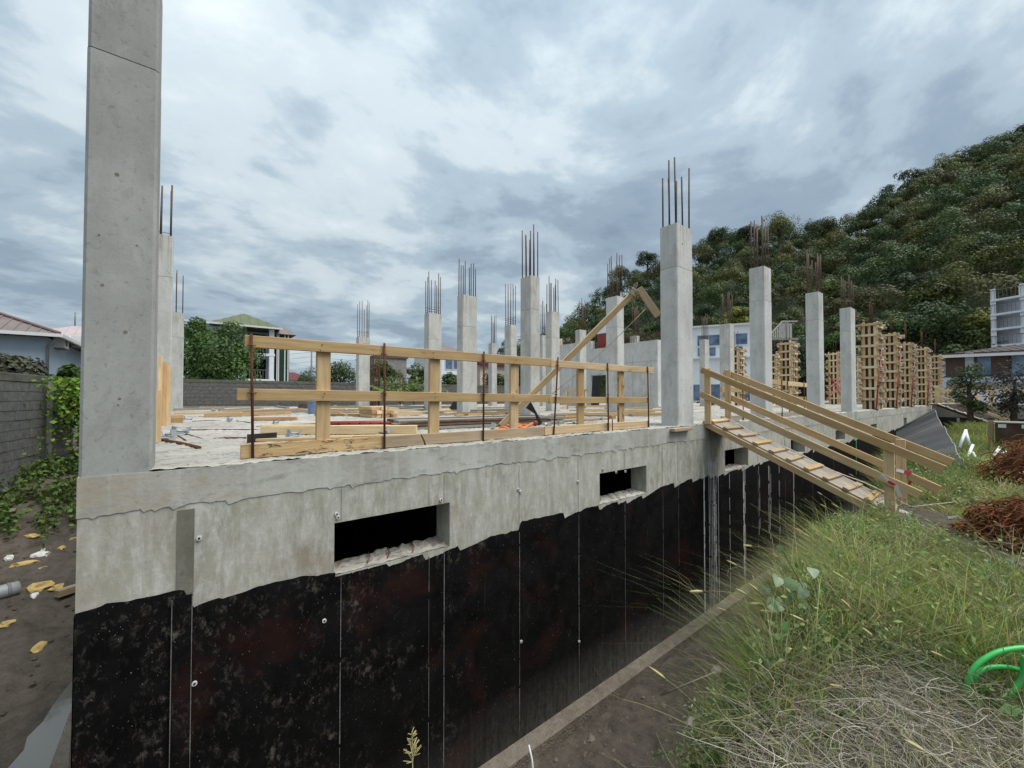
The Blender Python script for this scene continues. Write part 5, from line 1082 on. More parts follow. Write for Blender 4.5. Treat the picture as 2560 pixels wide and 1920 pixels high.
# --- wood on the hillside: one mass of crowns
G = np.random.default_rng(77)
PAL = .80*np.array([(.074, .108, .034), (.086, .122, .036), (.062, .094, .034), (.112, .130, .036), (.094, .110, .038), (.058, .096, .040), (.118, .118, .038), (.078, .116, .042)])
VV, FF, CC = [], [], []; nv = 0; spots = []
rr = 64.
while rr < 176:
    step_px = 5.2/rr*1031*1.05
    px = 1235+G.uniform(0, step_px)
    while px < 2780:
        f2 = (1031**2+(px-1280)**2)/1031**2; p2 = px+G.normal(0, step_px*.3); r2 = rr+G.normal(0, 1.3); h_ = float(hill_h(p2, r2)); r0 = float(np.interp(p2, [1240, 1500, 1800, 2560, 4200], [95, 82, 70, 72, 75])); r1 = float(np.interp(p2, [1240, 1500, 1800, 2200, 2560, 4200], [150, 140, 150, 155, 165, 170]))
        if r0-4 < r2 < r1+7: spots.append((p2, r2, h_, r1))
        px += step_px*f2**.5*(.9+.5*G.random())
    rr += 4.3
for (p2, r2, h_, r1) in spots:
    d = az_dir(p2); hh = G.uniform(5.5, 10.5); Rx = hh*G.uniform(.36, .52); nl = int(G.integers(8, 14)); n = int(1000+G.integers(0, 560)); Rv = (Rx, Rx, hh*.42)
    C, S = lobes(G, nl, Rv); P, dd_, k = crown_points(G, C, S, n); V, F = leaf_quads(G, P, .175, dd_*2.4, .7); base = PAL[G.integers(0, len(PAL))]*G.uniform(.8, 1.35)
    if G.random() < .06: base = np.array((.15, .15, .03))*G.uniform(.8, 1.1)
    if G.random() < .04: base = np.array((.12, .115, .05))
    V += np.array([CAM.x+d.x*r2, CAM.y+d.y*r2, h_+hh*.52]); CC.append(np.repeat(tint(G, base, k, nl, n, .13), 4, 0)); VV.append(V); FF.append(F+nv); nv += len(V)

tag(np_mesh('hillside_wood', np.concatenate(VV), np.concatenate(FF), 'leaf', col=np.concatenate(CC)), 'dense dark green wood covering the hillside', 'wood', kind='stuff')
# --- single trees one can pick out along the ridge and at the foot
def hill_tree(px, top_y, D, Hm, Rm, label, base, seed):
    D = D*1031/math.hypot(1031, px-1280); base = tuple(x*1.7 for x in base); t = at_d(px, top_y, D); tree('broadleaf_tree', label, (t.x, t.y, t.z-Hm), Hm, (Rm, Rm, Hm*.40), seed, base, 3600, .17, 20, 'trees that stand out on the hill')
for k, q in enumerate(((1548, 663, 128, 9, 3.6, 'rounded grey green tree on the ridge left of the largest column', (.06, .065, .035)), (1618, 625, 128, 10, 3.4, 'tall dark tree on the ridge just left of the largest column', (.03, .045, .016)), (1796, 572, 132, 8, 3.6, 'lone umbrella shaped tree on the ridge right of the largest column', (.035, .05, .016)), (1868, 564, 132, 8, 3.6, 'dark round tree on the ridge left of the next rebar cluster', (.03, .045, .014)), (1945, 535, 130, 11, 5.0, 'large yellowish green tree rising on the ridge behind the rebar', (.075, .085, .02)), (2050, 548, 135, 10, 5.0, 'wide dark tree in the dip of the ridge', (.034, .046, .014)), (2335, 700, 88, 9.5, 4.3, 'big rounded tree low on the hill above the timber forms', (.06, .075, .018)), (2480, 640, 110, 9, 4.2, 'olive green rounded tree high on the right of the hill', (.07, .075, .02)), (1846, 770, 80, 5.5, 2.4, 'yellow green bush at the foot of the hill above the white building', (.10, .11, .018)), (2250, 790, 78, 7, 3.2, 'bright green leafy tree at the hill foot behind the timber forms', (.05, .095, .025)), (2420, 800, 80, 7.5, 3.4, 'bluish green tree at the hill foot above the brown roof', (.045, .08, .03)), (2100, 830, 75, 5, 2.6, 'small light green tree at the hill foot between two columns', (.06, .095, .022)))):
    hill_tree(*q, 300+k)
# --- garden trees
def gtree(name, px, ytop, ybase, D, Rpx, label, base, seed, n=2600, size=.13, **kw):
    t = at_d(px, ytop, D); b = at_d(px, ybase, D); Hm = t.z+1.1; R_ = Rpx/1031*D
    base = tuple(x*1.6 for x in base)
    return tree(name, label, (t.x, t.y, -1.1), Hm, (R_, R_, min(Hm*.48, R_*kw.pop('tall', 1.1))), seed, base, n, size, **kw)
gtree('walnut_tree', 560, 800, 975, 27.5, 95, 'leafy dark green tree behind the back wall left of the green roofed house', (.050, .080, .020), 401, 10000, .105, nl=34, tall=1.7, low=-.95)
gtree('walnut_tree', 490, 766, 975, 28.5, 55, 'tall leafy top of the tree rising beside the third left column', (.055, .085, .022), 402, 4600, .105, nl=20, tall=2.2, low=-.8)
gtree('shrub', 175, 910, 1000, 14, 45, 'dense green shrub between the house and the corner column', (.04, .075, .018), 403, 2200, .10, nl=12, cat='shrub')
gtree('hedge_bush', 20, 870, 950, 13, 70, 'dark reddish leaved bush above the left block wall', (.045, .045, .028), 404, 1500, .09, nl=12, cat='shrub')
for k, (px, yt, D, R_, lab, base) in enumerate(((850, 905, 46, 70, 'low dark trees left of the lone back column', (.04, .06, .02)), (960, 905, 44, 60, 'dark tree mass right of the lone back column', (.038, .055, .018)), (1060, 912, 42, 45, 'round green tree before the unfinished house', (.05, .08, .02)), (1120, 930, 38, 40, 'green tree low between two middle columns', (.045, .07, .02)), (1240, 925, 44, 50, 'low green tree past the small back columns', (.04, .065, .02)), (790, 920, 60, 60, 'far hazy green trees under the utility pole', (.05, .07, .03)), (680, 940, 70, 40, 'far low trees behind the stair tower', (.05, .07, .03)), (1330, 900, 60, 60, 'far dark tree behind the slim middle columns', (.035, .055, .018)), (2425, 903, 22, 40, 'rounded green shrub in front of the pale blue house', (.04, .065, .018)), (2530, 890, 21, 50, 'dark bare looking bush at the far right before the pale house', (.035, .035, .026)))):
    gtree('tree' if k < 8 else 'shrub', px, yt, 980, D, R_, lab, base, 420+k, 2600, .13 if k < 8 else .06, nl=14 if k < 8 else 26, tall=1.0 if k < 8 else 4, low=-.6 if k < 8 else -1., cat='tree' if k < 8 else 'shrub')
# --- big leaved shrub (compound fronds) by the back wall
def frond_shrub(px, D, ybase, ytop, label, seed, nf=24, base=(.12, .20, .04)):
    b = at_d(px, ybase, D); H_ = at_d(px, ytop, D).z-b.z; r = thing('frond_shrub', label, 'shrub', b); g = np.random.default_rng(seed); VV, FF, CC, nv = [], [], [], 0
    for f in range(nf):
        an = g.uniform(0, 6.283); L = H_*g.uniform(.55, 1.05); el = g.uniform(.5, 1.4); st_ = np.array([math.cos(an)*math.cos(el), math.sin(an)*math.cos(el), math.sin(el)]); P = []
        for t in np.linspace(.25, 1, 11):
            c = np.array(b)+st_*L*t+np.array([math.cos(an), math.sin(an), 0])*L*.35*t*t-np.array([0, 0, .35*L*t**3]); sd_ = np.cross(st_, [0, 0, 1.]); sd_ /= np.linalg.norm(sd_)+1e-6
            for s in (-1, 1): P.append(c+sd_*s*L*.12*(1.1-t*.6))
        P = np.array(P); V, F = leaf_quads(g, P, L*.085, None, .32, 1.2); VV.append(V); FF.append(F+nv); nv += len(V); CC.append(np.repeat(np.array(base)*g.uniform(.7, 1.4)*g.uniform(.85, 1.15, (len(P), 1)), 4, 0))
    np_mesh('leaves', np.concatenate(VV), np.concatenate(FF), 'leaf_glossy', org=b, col=np.concatenate(CC), parent=r)
    m = MB()
    for f in range(6): an = f*1.05; m.tube([b, b+Vector((math.cos(an)*.2, math.sin(an)*.2, H_*.7))], .02, 5)
    m.build('stem', 'bark', r)
frond_shrub(1000, 22.6, 1012, 905, 'bright green feathery shrub behind the slab beside the rusty bar bundle', 450, 34)
frond_shrub(1035, 23, 1010, 925, 'second feathery green shrub right of the first one behind the slab', 451, 22)
# --- vine on the block wall corner and weeds left of the building
def leaf_mass(name, label, pts, size, base, seed, cat, jit=.35, mat='leaf', kind=None, aspect=.7):
    g = np.random.default_rng(seed); P = np.array(pts); V, F = leaf_quads(g, P, size, None, aspect, .5); n = len(P); c = np.array(base)*g.uniform(1-jit, 1+jit, (n, 1))*(1+g.normal(0, .1, (n, 3)))
    o = np_mesh(name, V, F, mat, org=tuple(P.mean(0)*np.array([1, 1, 0])+np.array([0, 0, P[:, 2].min()])), col=np.repeat(np.clip(c, 0, 1), 4, 0)); return tag(o, label, cat, kind=kind)
g = np.random.default_rng(60); pts = []
for k in range(5200):
    u_ = g.random(); x = -1.75+g.normal(0, .25)+u_*1.2; y = 10.3+g.normal(0, .35)+u_*.8; z = 1.0-abs(g.normal(0, .75))-u_*.15; 
    if z > -1.2: pts.append((x, y, z))
leaf_mass('climbing_vine', 'bright yellow green vine spilling over the end of the left block wall', pts, .05, (.17, .25, .035), 61, 'vine')
pts = []
n_ = 26000; x = g.uniform(-3.6, -.35, n_); y = g.uniform(3.2, 12, n_); dd_ = (x+3.6)/3.2; k_ = (g.random(n_) > dd_*.9-.13*(y-4)) & (fbm(x, y, 1.5, 66, 3) > -.6); x, y, dd_ = x[k_], y[k_], dd_[k_]; pts = np.stack([x, y, ground_z(x, y)+np.abs(g.normal(0, .26, len(x)))*(1.25-dd_)], 1); ppx, ppy, pdd = to_px(pts[:, 0], pts[:, 1], pts[:, 2]); pts = pts[ppy < 1310+25*np.sin(ppx*.07)+g.normal(0, 14, len(pts))]
leaf_mass('weeds', 'low green weeds at the foot of the left block wall', pts, .045, (.10, .155, .04), 62, 'weeds', .45, kind='stuff')
# ---------------------------------------------------------------- grass on the bank
def blades(g, X, Y, Hh, W, lean, curl, base_cols, zoff=0.):
    n = len(X); Z = ground_z(X, Y)+zoff; an = g.uniform(0, 6.283, n); dx = np.cos(an)*lean*g.uniform(.2, 1., n)+LEAN[0]*lean; dy = np.sin(an)*lean*g.uniform(.2, 1., n)+LEAN[1]*lean
    wx, wy = -np.sin(an+1.3)*W/2, np.cos(an+1.3)*W/2; V = np.zeros((n, 7, 3))
    for i, t in enumerate((0., .4, .75)):
        b = t**1.7*curl; cx = X+dx*Hh*(t*.6+b*.6); cy = Y+dy*Hh*(t*.6+b*.6); cz = Z+Hh*(t-b*.35*lean); k = 1-.25*i
        V[:, i*2] = np.stack([cx-wx*k, cy-wy*k, cz], 1); V[:, i*2+1] = np.stack([cx+wx*k, cy+wy*k, cz], 1)
    V[:, 6] = np.stack([X+dx*Hh*(.6+curl*.7), Y+dy*Hh*(.6+curl*.7), Z+Hh*(1-curl*.45*lean)], 1)
    i0 = np.arange(n)[:, None]*7; F = np.concatenate([i0+np.array([[0, 1, 3, 2]]), i0+np.array([[2, 3, 5, 4]]), i0+np.array([[4, 5, 6, 6]])], 0)
    tri = np.concatenate([F[:n, [0, 1, 2]], F[:n, [0, 2, 3]], F[n:2*n, [0, 1, 2]], F[n:2*n, [0, 2, 3]], F[2*n:, [0, 1, 2]]], 0)
    c = base_cols*g.uniform(.65, 1.35, (n, 1))*(1+g.normal(0, .08, (n, 3))); cv = np.repeat(c[:, None, :], 7, 1); return V.reshape(-1, 3), tri, np.clip(cv.reshape(-1, 3), 0, 1)
LEAN = (-.28, .22)
def bank_edge(x): return crest(x)+.14+.10*np.sin(x*1.7)+.08*np.sin(x*5.1)
def in_brush(x, y):
    # patch of dead stems nearest the standpoint
    px, py, d = to_px(x, y, -1.05); return (d < .3) | ((py > np.interp(px, [1500, 1800, 2000, 2200, 2380, 2450, 2560, 3000], [2000, 1860, 1740, 1690, 1690, 1790, 1850, 1880])) & (x < 6))
g = np.random.default_rng(70); VV, FF, CC, nv = [], [], [], 0
def addb(n, xr, yr, hr, wr, lean, curl, cols, cond=None):
    global nv
    X = g.uniform(*xr, n); Y = g.uniform(*yr, n)
    keep = Y < bank_edge(X)+g.normal(0, .12, n)
    if cond is not None: keep &= cond(X, Y)
    X, Y = X[keep], Y[keep]; m_ = len(X); cl = np.array(cols)[g.integers(0, len(cols), m_)]; pv = fbm(X, Y, 1.1, 31, 3)[:, None]; cl = cl*np.clip(1+.6*pv, .35, 1.7)
    V, T, c = blades(g, X, Y, g.uniform(*hr, m_), g.uniform(*wr, m_), lean, curl, cl); VV.append(V); FF.append(T+nv); CC.append(c); nv += len(V)
GREEN = [(.22, .27, .065), (.27, .30, .075), (.17, .23, .06), (.36, .34, .13), (.17, .21, .085)]
DRY = [(.36, .31, .19), (.30, .26, .16), (.42, .37, .24), (.24, .21, .14)]
path = lambda X, Y: (np.abs((Y+2.75)*.83-(X-9.0)*.555) > .42) | (X < 5.6) | (X > 9.3)
addb(70000, (1.8, 7.5), (-4.3, -1.9), (.10, .34), (.003, .008), .8, .9, GREEN+DRY[:1], lambda X, Y: ~(in_brush(X, Y) & (g.random(len(X)) < .8)) & path(X, Y))
addb(9000, (2.6, 6.0), (-3.4, -1.9), (.25, .5), (.004, .009), .75, 1.0, GREEN, lambda X, Y: Y > crest(X)-.45)
addb(36000, (6.5, 16), (-6.5, -1.2), (.06, .18), (.006, .013), .8, .9, GREEN, lambda X, Y: path(X, Y) & ~((np.abs(X-8.9) < .45) & (Y > -2.7)))
addb(14000, (12, 34), (-8, -.8), (.2, .6), (.012, .03), .7, .9, GREEN)
addb(7000, (1.6, 6), (-4.3, -2.1), (.2, .5), (.002, .004), .7, 1.1, DRY+[(.16, .15, .05)])
def addclumps(nc, xr, yr, hr, wr, cols, nb=(70, 160), near=1., cond=None):
    global nv
    cx = g.uniform(*xr, nc); cy = g.uniform(*yr, nc); k = cy < bank_edge(cx)-.02
    if cond is not None: k &= cond(cx, cy)
    cx, cy = cx[k], cy[k]; X, Y, Hh, cl = [], [], [], []
    for i in range(len(cx)):
        n = int(g.integers(*nb)); X.append(cx[i]+g.normal(0, .05*near, n)); Y.append(cy[i]+g.normal(0, .05*near, n)); Hh.append(g.uniform(*hr)*g.uniform(.45, 1.1, n)); c0 = np.array(cols[g.integers(0, len(cols))])*g.uniform(.8, 1.25); cl.append(np.repeat(c0[None], n, 0))
    X, Y, Hh, cl = map(np.concatenate, (X, Y, Hh, cl)); V, T, c = blades(g, X, Y, Hh, g.uniform(*wr, len(X)), .85, 1.0, cl); VV.append(V); FF.append(T+nv); CC.append(c); nv += len(V)
LUSH = [(.26, .32, .085), (.32, .36, .10), (.13, .20, .06), (.38, .37, .15), (.16, .21, .09), (.44, .38, .23), (.10, .16, .05), (.30, .26, .15)]
addclumps(60, (2.6, 6.5), (-3.9, -2.3), (.6, .95), (.003, .007), LUSH, (30, 70), 1.2, lambda X, Y: ~in_brush(X, Y) & path(X, Y))
addclumps(320, (2.0, 6.0), (-4.2, -2.0), (.30, .66), (.003, .0075), LUSH, cond=lambda X, Y: ~in_brush(X, Y))
addclumps(170, (5.8, 9.6), (-4.6, -2.3), (.08, .2), (.004, .008), LUSH, (50, 110), 1.2, lambda X, Y: path(X, Y) & ~((np.abs(X-8.9) < .6) & (Y > -2.9)))
addclumps(240, (9.4, 17), (-6, -1.3), (.3, .6), (.005, .012), LUSH, (60, 120), 1.6, lambda X, Y: path(X, Y) & ~((np.abs(X-8.9) < .6) & (Y > -2.9)))
addclumps(120, (2.2, 6.2), (-3.5, -2.4), (.3, .55), (.003, .007), LUSH, (60, 130), 1., lambda X, Y: (Y > crest(X)-.4) & ~in_brush(X, Y))
tag(np_mesh('grass', np.concatenate(VV), np.concatenate(FF), 'grass', col=np.concatenate(CC), nper=3), 'tangled green and straw coloured grass covering the bank in the right foreground', 'grass', kind='stuff')
# bushy mounds of fine leaved weeds along the crest and over the edge
mp_ = []; 
for k in range(240):
    x0 = 2.5+4.6*g.random(); y0 = float(crest(x0))+g.uniform(-.75, .30 if k < 130 else .62); 
    if bool(in_brush(np.array([x0]), np.array([y0]))[0]): continue
    R_ = g.uniform(.10, .24); n = int(330*R_/.15); d_ = rand_unit(g, n); d_[:, 2] = np.abs(d_[:, 2]); r_ = g.uniform(.35, 1., (n, 1))**.6; z0 = float(ground_z(x0, y0)); mp_.append(np.array([x0, y0, z0+.03])+d_*r_*np.array([R_, R_, R_*g.uniform(1.0, 1.9)]))
leaf_mass('bushy_weeds', 'bushy pale green fine leaved weeds on the crest of the bank', np.concatenate(mp_), .013, (.23, .28, .10), 72, 'weeds', .4, 'leaf', 'stuff', .4)
# broad leaved weeds, darker, in patches between the grass tufts
n_ = 9000; x = 2.4+6.5*g.random(n_)**1.2; y = g.uniform(-4.2, -2.0, n_); k_ = (y < bank_edge(x)+.2) & ~in_brush(x, y) & path(x, y) & (fbm(x, y, 2.6, 91, 3) > .18); x, y = x[k_], y[k_]
leaf_mass('broad_weeds', 'patches of darker broad leaved weeds between the grass tufts on the bank', np.stack([x, y, ground_z(x, y)+np.abs(g.normal(.10, .10, len(x)))], 1), .036, (.10, .165, .055), 73, 'weeds', .45, 'leaf', 'stuff', .6)
# low broad leaved herbs in the grass
pts = []
n_ = 42000; x = 2.2+13*g.random(n_)**1.5; y = g.uniform(-5.5, -1.5, n_); k_ = (y < bank_edge(x)+.15*g.normal(size=n_)) & path(x, y) & ~((np.abs(x-8.9) < .5) & (y > -2.75)) & ~in_brush(x, y); x, y = x[k_], y[k_]; pts = np.stack([x, y, ground_z(x, y)+np.abs(g.normal(0, .15, len(x)))+.01], 1)
leaf_mass('ground_herbs', 'small leaved green herbs mixed into the grass on the bank', pts, .019, (.22, .30, .09), 71, 'herbs', .5, 'leaf', 'stuff')
# dry tangled stems, nearest the camera
def ribbon_stems(g, n, xr, yr, lr, rad, cols, hang=.5, lift=.25, cond=None):
    VV, FF, CC, nv = [], [], [], 0
    X = g.uniform(*xr, n); Y = g.uniform(*yr, n)
    if cond is not None: k = cond(X, Y); X, Y = X[k], Y[k]
    n = len(X); Z = ground_z(X, Y)+g.uniform(0, lift, n); an = g.normal(2.6, 1.0, n); L = g.uniform(*lr, n); el = g.uniform(-.15, .75, n); S = 7; P = np.zeros((n, S, 3)); P[:, 0] = np.stack([X, Y, Z], 1); a = an.copy(); e = el.copy(); cv = g.normal(0, .35, n)
    for i in range(1, S):
        st_ = (L/(S-1))[:, None]; P[:, i] = P[:, i-1]+st_*np.stack([np.cos(a)*np.cos(e), np.sin(a)*np.cos(e), np.sin(e)], 1); a = a+cv+g.normal(0, .15, n); e = e-hang*g.uniform(0, .5, n)
    gz = ground_z(P[..., 0], P[..., 1])+.01; P[..., 2] = np.maximum(P[..., 2], gz)
    R_ = (rad*g.uniform(.5, 1.5, n))[:, None, None]; D = np.gradient(P, axis=1); D /= np.linalg.norm(D, axis=2, keepdims=True)+1e-9; b = np.cross(D, rand_unit(g, n)[:, None, :]); b /= np.linalg.norm(b, axis=2, keepdims=True)+1e-9; c = np.cross(D, b); tp = np.linspace(1, .4, S)[None, :, None]
    ring = np.stack([P+b*R_*tp, P+(-.5*b+.87*c)*R_*tp, P+(-.5*b-.87*c)*R_*tp], 2)   # n,S,3,3
    V = ring.reshape(-1, 3); base = np.arange(n)[:, None, None]*(S*3); i_ = np.arange(S-1)[None, :, None]*3; j = np.arange(3)[None, None, :]; j2 = (j+1) % 3
    F = np.stack([base+i_+j, base+i_+j2, base+i_+3+j2, base+i_+3+j], -1).reshape(-1, 4); col = np.array(cols)[g.integers(0, len(cols), n)]*g.uniform(.6, 1.3, (n, 1)); return V, F, np.repeat(np.clip(col, 0, 1), S*3, 0), P
GREYDRY = [(.46, .41, .34), (.36, .32, .27), (.55, .50, .42), (.26, .23, .195), (.30, .31, .20)]
V, F, C_, P = ribbon_stems(g, 11000, (1.9, 4.9), (-4.4, -3.0), (.10, .42), .0016, GREYDRY, .5, .2, lambda X, Y: in_brush(X, Y) & (Y < bank_edge(X)-.1))
tag(np_mesh('dry_brush', V, F, 'dry_stem', col=C_), 'tangle of dry grey stems in the lower right foreground', 'brush', kind='stuff')
V, F, C_, P = ribbon_stems(g, 900, (2.2, 9), (-4.0, -2.4), (.3, .7), .0015, DRY+GREEN[3:4], .35, .2, lambda X, Y: Y < bank_edge(X))
tag(np_mesh('dry_stalks', V, F, 'dry_stem', col=C_), 'long thin straw coloured stalks bending through the grass', 'stalks', kind='stuff')
# ---------------------------------------------------------------- foxtail stalks that stand out
def foxtail(base, tip, label, seed, r=.006):
    g = np.random.default_rng(seed); b, t = Vector(base), Vector(tip); o = thing('foxtail_grass', label, 'grass stalk', b, 'foxtail stalks leaning out of the bank'); mid = (b+t)/2+Vector((0, 0, (t-b).length*.18)); m = MB()
    pts = [b+(mid-b)*s*2*(1-s)+(t-b)*s*s if False else b*(1-s)**2+mid*2*s*(1-s)+t*s*s for s in np.linspace(0, 1, 9)]; m.tube(pts, [.0022]*8+[.0012], 4); np_ = m; o2 = m.build('stalk', 'straw', o)
    d = (pts[-1]-pts[-2]).normalized(); L = .10; m = MB(); m.tube([t+d*L*s for s in (0, .15, .4, .7, .92, 1)], [.002, r, r*1.15, r, r*.6, .001], 7); m.build('seed_head', 'seed', o)
    h_ = MB()
    for k in range(70):
        s = g.uniform(.05, .95); c = t+d*L*s; v = Vector(rand_unit(g, 1)[0]); v = (v-d*v.dot(d)).normalized(); q = c+v*r*1.0; e = q+(v*.8+d).normalized()*.010; h_.tri(q-d*.0006, q+d*.0006, e)
    h_.build('bristles', 'seed', o); return o
m_plain('straw', (.22, .20, .07), .8, .2, 0, .25, 9); m_plain('seed', (.48, .42, .20), .85, .15, 0, .25, 20)
def gz1(x, y): return float(ground_z(x, y))
def ground_hit(px, py):
    d = ray(px, py); t = np.arange(1.2, 45, .02); X = CAM.x+d.x*t; Y = CAM.y+d.y*t; Z = CAM.z+d.z*t; k = np.where(Z < ground_z(X, Y))[0]; k = k[0] if len(k) else len(t)-1
    return Vector((X[k], Y[k], Z[k]))
FX_ = [((1780, 1395), (1985, 1400), 'foxtail reaching farthest left over the black wall'), ((1757, 1478), (1990, 1560), 'low foxtail hanging far left over the trench'), ((1885, 1370), (2010, 1400), 'pale foxtail beside the big leaved weed, upper of the left ones'), ((1880, 1365), (2030, 1440), 'foxtail just above the big leaved weed'), ((2005, 1330), (2060, 1400), 'upright foxtail on the crest left of the ramp foot'), ((2050, 1345), (2090, 1430), 'foxtail below the ramp stringer'), ((2100, 1320), (2140, 1400), 'tall foxtail by the lower end of the ramp, left one'), ((2160, 1350), (2190, 1430), 'foxtail by the lower end of the ramp, right one'), ((1905, 1510), (2040, 1570), 'foxtail pointing left below the big leaved weed'), ((1930, 1530), (2060, 1600), 'second foxtail pointing left below the big leaved weed'), ((2125, 1520), (2200, 1650), 'straw foxtail in the middle of the grass'), ((2180, 1590), (2250, 1700), 'leaning foxtail left of the green hose'), ((2030, 1620), (2150, 1680), 'flattened foxtail lying across the grass'), ((2110, 1720), (2200, 1790), 'foxtail at the edge of the dry stems'), ((2400, 1870), (2410, 1915), 'yellow foxtail at the bottom right corner'), ((2440, 1350), (2450, 1460), 'foxtail standing beside the rusty wire heap'), ((2480, 1390), (2500, 1480), 'foxtail at the right edge of the path')]
for k, (tp, bs, lab) in enumerate(FX_):
    b = ground_hit(*bs)
    D = (b-CAM).dot(_fw); t = at_d(tp[0], tp[1], D*.97); foxtail(b, t, lab, 500+k, .008)
gq = np.random.default_rng(66); mm = MB(); n_ = 0
while n_ < 70:
    x, y = 2.4+7*gq.random()**1.3, gq.uniform(-4.2, -2.2)
    if y > float(bank_edge(x)) or bool(in_brush(np.array([x]), np.array([y]))[0]) and gq.random() < .8: continue
    n_ += 1; b = Vector((x, y, gz1(x, y))); an = gq.normal(2.5, .9); L = gq.uniform(.3, .6); d = Vector((math.cos(an)*.6, math.sin(an)*.6, gq.uniform(.5, 1.1))).normalized(); t = b+d*L+Vector((math.cos(an), math.sin(an), -.2))*L*.25; mid = b+d*L*.7
    pts = [b*(1-s)**2+mid*2*s*(1-s)+t*s*s for s in np.linspace(0, 1, 7)]; mm.tube(pts, .0016, 3, cap=False); e = (pts[-1]-pts[-2]).normalized(); Lh = gq.uniform(.06, .10); mm.tube([t+e*Lh*s for s in (0, .2, .6, 1)], [.002, .0065, .006, .001], 6, cap=False)
tag(mm.build('foxtail_stand', 'seed'), 'many thin straw coloured foxtails standing through the grass', 'grass', kind='stuff')
# ---------------------------------------------------------------- big leaved weed on the bank crest
def leafmesh(parent, c, d, n, L, W, mat, name='leaf'):
    d = Vector(d).normalized(); n = Vector(n); s = d.cross(n).normalized(); n = s.cross(d); m = MB(); prof = [(0, .0), (.08, .42), (.25, .5), (.5, .42), (.78, .22), (1., .0)]; rows = []
    for t, w_ in prof: p = Vector(c)+d*L*t-n*(L*.18*t*t); rows.append((p-s*w_*W+n*w_*W*.18, p, p+s*w_*W+n*w_*W*.18))
    for k in range(5):
        for j in range(2): m.quad(rows[k][j], rows[k+1][j], rows[k+1][j+1], rows[k][j+1], smooth=True)
    return m.build(name, mat, parent)
m_plain('weed_leaf', (.10, .17, .07), .42, .45, 0, .3, 12); m_plain('weed_leaf_dusty', (.22, .28, .17), .55, .35, 0, .4, 18); m_plain('weed_stem', (.10, .14, .045), .6, .3, 0, .2, 9)
D0 = 2.75; wb = at_d(2060, 1600, 2.75); bw = thing('broad_leaved_weed', 'weed with large dusty heart shaped leaves on the crest of the bank', 'weed', wb); g = random.Random(8)
LV = ((1945, 1440, .17, 'weed_leaf_dusty'), (1985, 1450, .19, 'weed_leaf'), (1915, 1465, .14, 'weed_leaf_dusty'), (1925, 1510, .12, 'weed_leaf'), (2010, 1470, .15, 'weed_leaf_dusty'), (2005, 1560, .22, 'weed_leaf'), (1970, 1540, .13, 'weed_leaf_dusty'), (2040, 1530, .16, 'weed_leaf'), (2030, 1420, .14, 'weed_leaf_dusty'), (2060, 1480, .15, 'weed_leaf'), (2080, 1400, .16, 'weed_leaf'), (2150, 1330, .14, 'weed_leaf'), (2215, 1375, .15, 'weed_leaf'))
LV = list(LV)+[(g.gauss(1990, 55), g.gauss(1500, 50), g.uniform(.08, .15), g.choice(('weed_leaf', 'weed_leaf', 'weed_leaf_dusty'))) for _ in range(34)]
for k, (px, py, L, mt) in enumerate(LV):
    c = at_d(px, py, 4.6 if 9 < k < 13 else D0-.1+g.uniform(0, .3)); d = -_R*g.uniform(-.2, .9)-_U*g.uniform(.1, .9)-_F*.3; leafmesh(bw, c, d, _U*.7-_F*.8+_R*g.uniform(-.5, .5), L*.55, L*.5, mt)
    m = MB(); q = c+Vector((0, 0, -.25)) if 9 < k < 13 else wb; m.tube([q, (q+c)/2+Vector((0, 0, .05)), c], .003, 5); m.build('stem', 'weed_stem', bw)
# pale weed and peeled stick at the bottom edge
q = at_d(1032, 1935, 2.2); pw = thing('pale_weed', 'single pale feathery weed tip in front of the black wall', 'weed', q-Vector((0, 0, .3))); tp = at_d(1030, 1828, 2.2); m = MB(); m.tube([q-Vector((0, 0, .3)), q, tp], [.004, .003, .001], 5); m.build('stem', 'seed', pw); m = MB(); g = random.Random(4)
for k in range(46):
    t = g.uniform(.25, .98); c = q+(tp-q)*t; an = g.uniform(0, 6.28); L = .055*(1.1-t)+.012; e = c+(_R*math.cos(an)+_F*math.sin(an))*L+Vector((0, 0, L*.7)); m.tube([c, e], [.0025, .0012], 4)
m.build('florets', 'seed', pw)
a, b = at_d(1322, 1862, 3.0), at_d(1334, 1935, 2.9); m = MB(); m.tube([a, (a+b)/2+_R*.006, b, b+Vector((.02, 0, -.4))], .007, 6); one(m, 'stick', 'stone_white', 'thin pale peeled stick rising from the bottom edge before the footing', 'stick')
# green sprig along the bottom
sp = thing('green_sprig', 'long thin green sprig lying along the bottom edge before the dry stems', 'plant', at_d(1960, 1900, 2.6)); pts = [at_d(px, py, 2.55) for px, py in ((1630, 1890), (1700, 1872), (1760, 1880), (1830, 1912), (1920, 1905), (2020, 1885), (2090, 1870))]; m = MB(); m.tube(pts, .004, 5); m.build('stem', 'weed_stem', sp); g = np.random.default_rng(3); P = []
for k in range(len(pts)-1):
    for t in np.linspace(0, 1, 34): P.append(np.array(pts[k]+(pts[k+1]-pts[k])*float(t))+g.normal(0, .02, 3))
P = np.array(P); V, F = leaf_quads(g, P, .014, None, .3, .6); np_mesh('leaflets', V, F, 'leaf', org=tuple(ORG[sp.name]), col=np.repeat(np.array((.16, .22, .06))*g.uniform(.7, 1.3, (len(P), 1)), 4, 0), parent=sp)['kind'] = 'stuff'
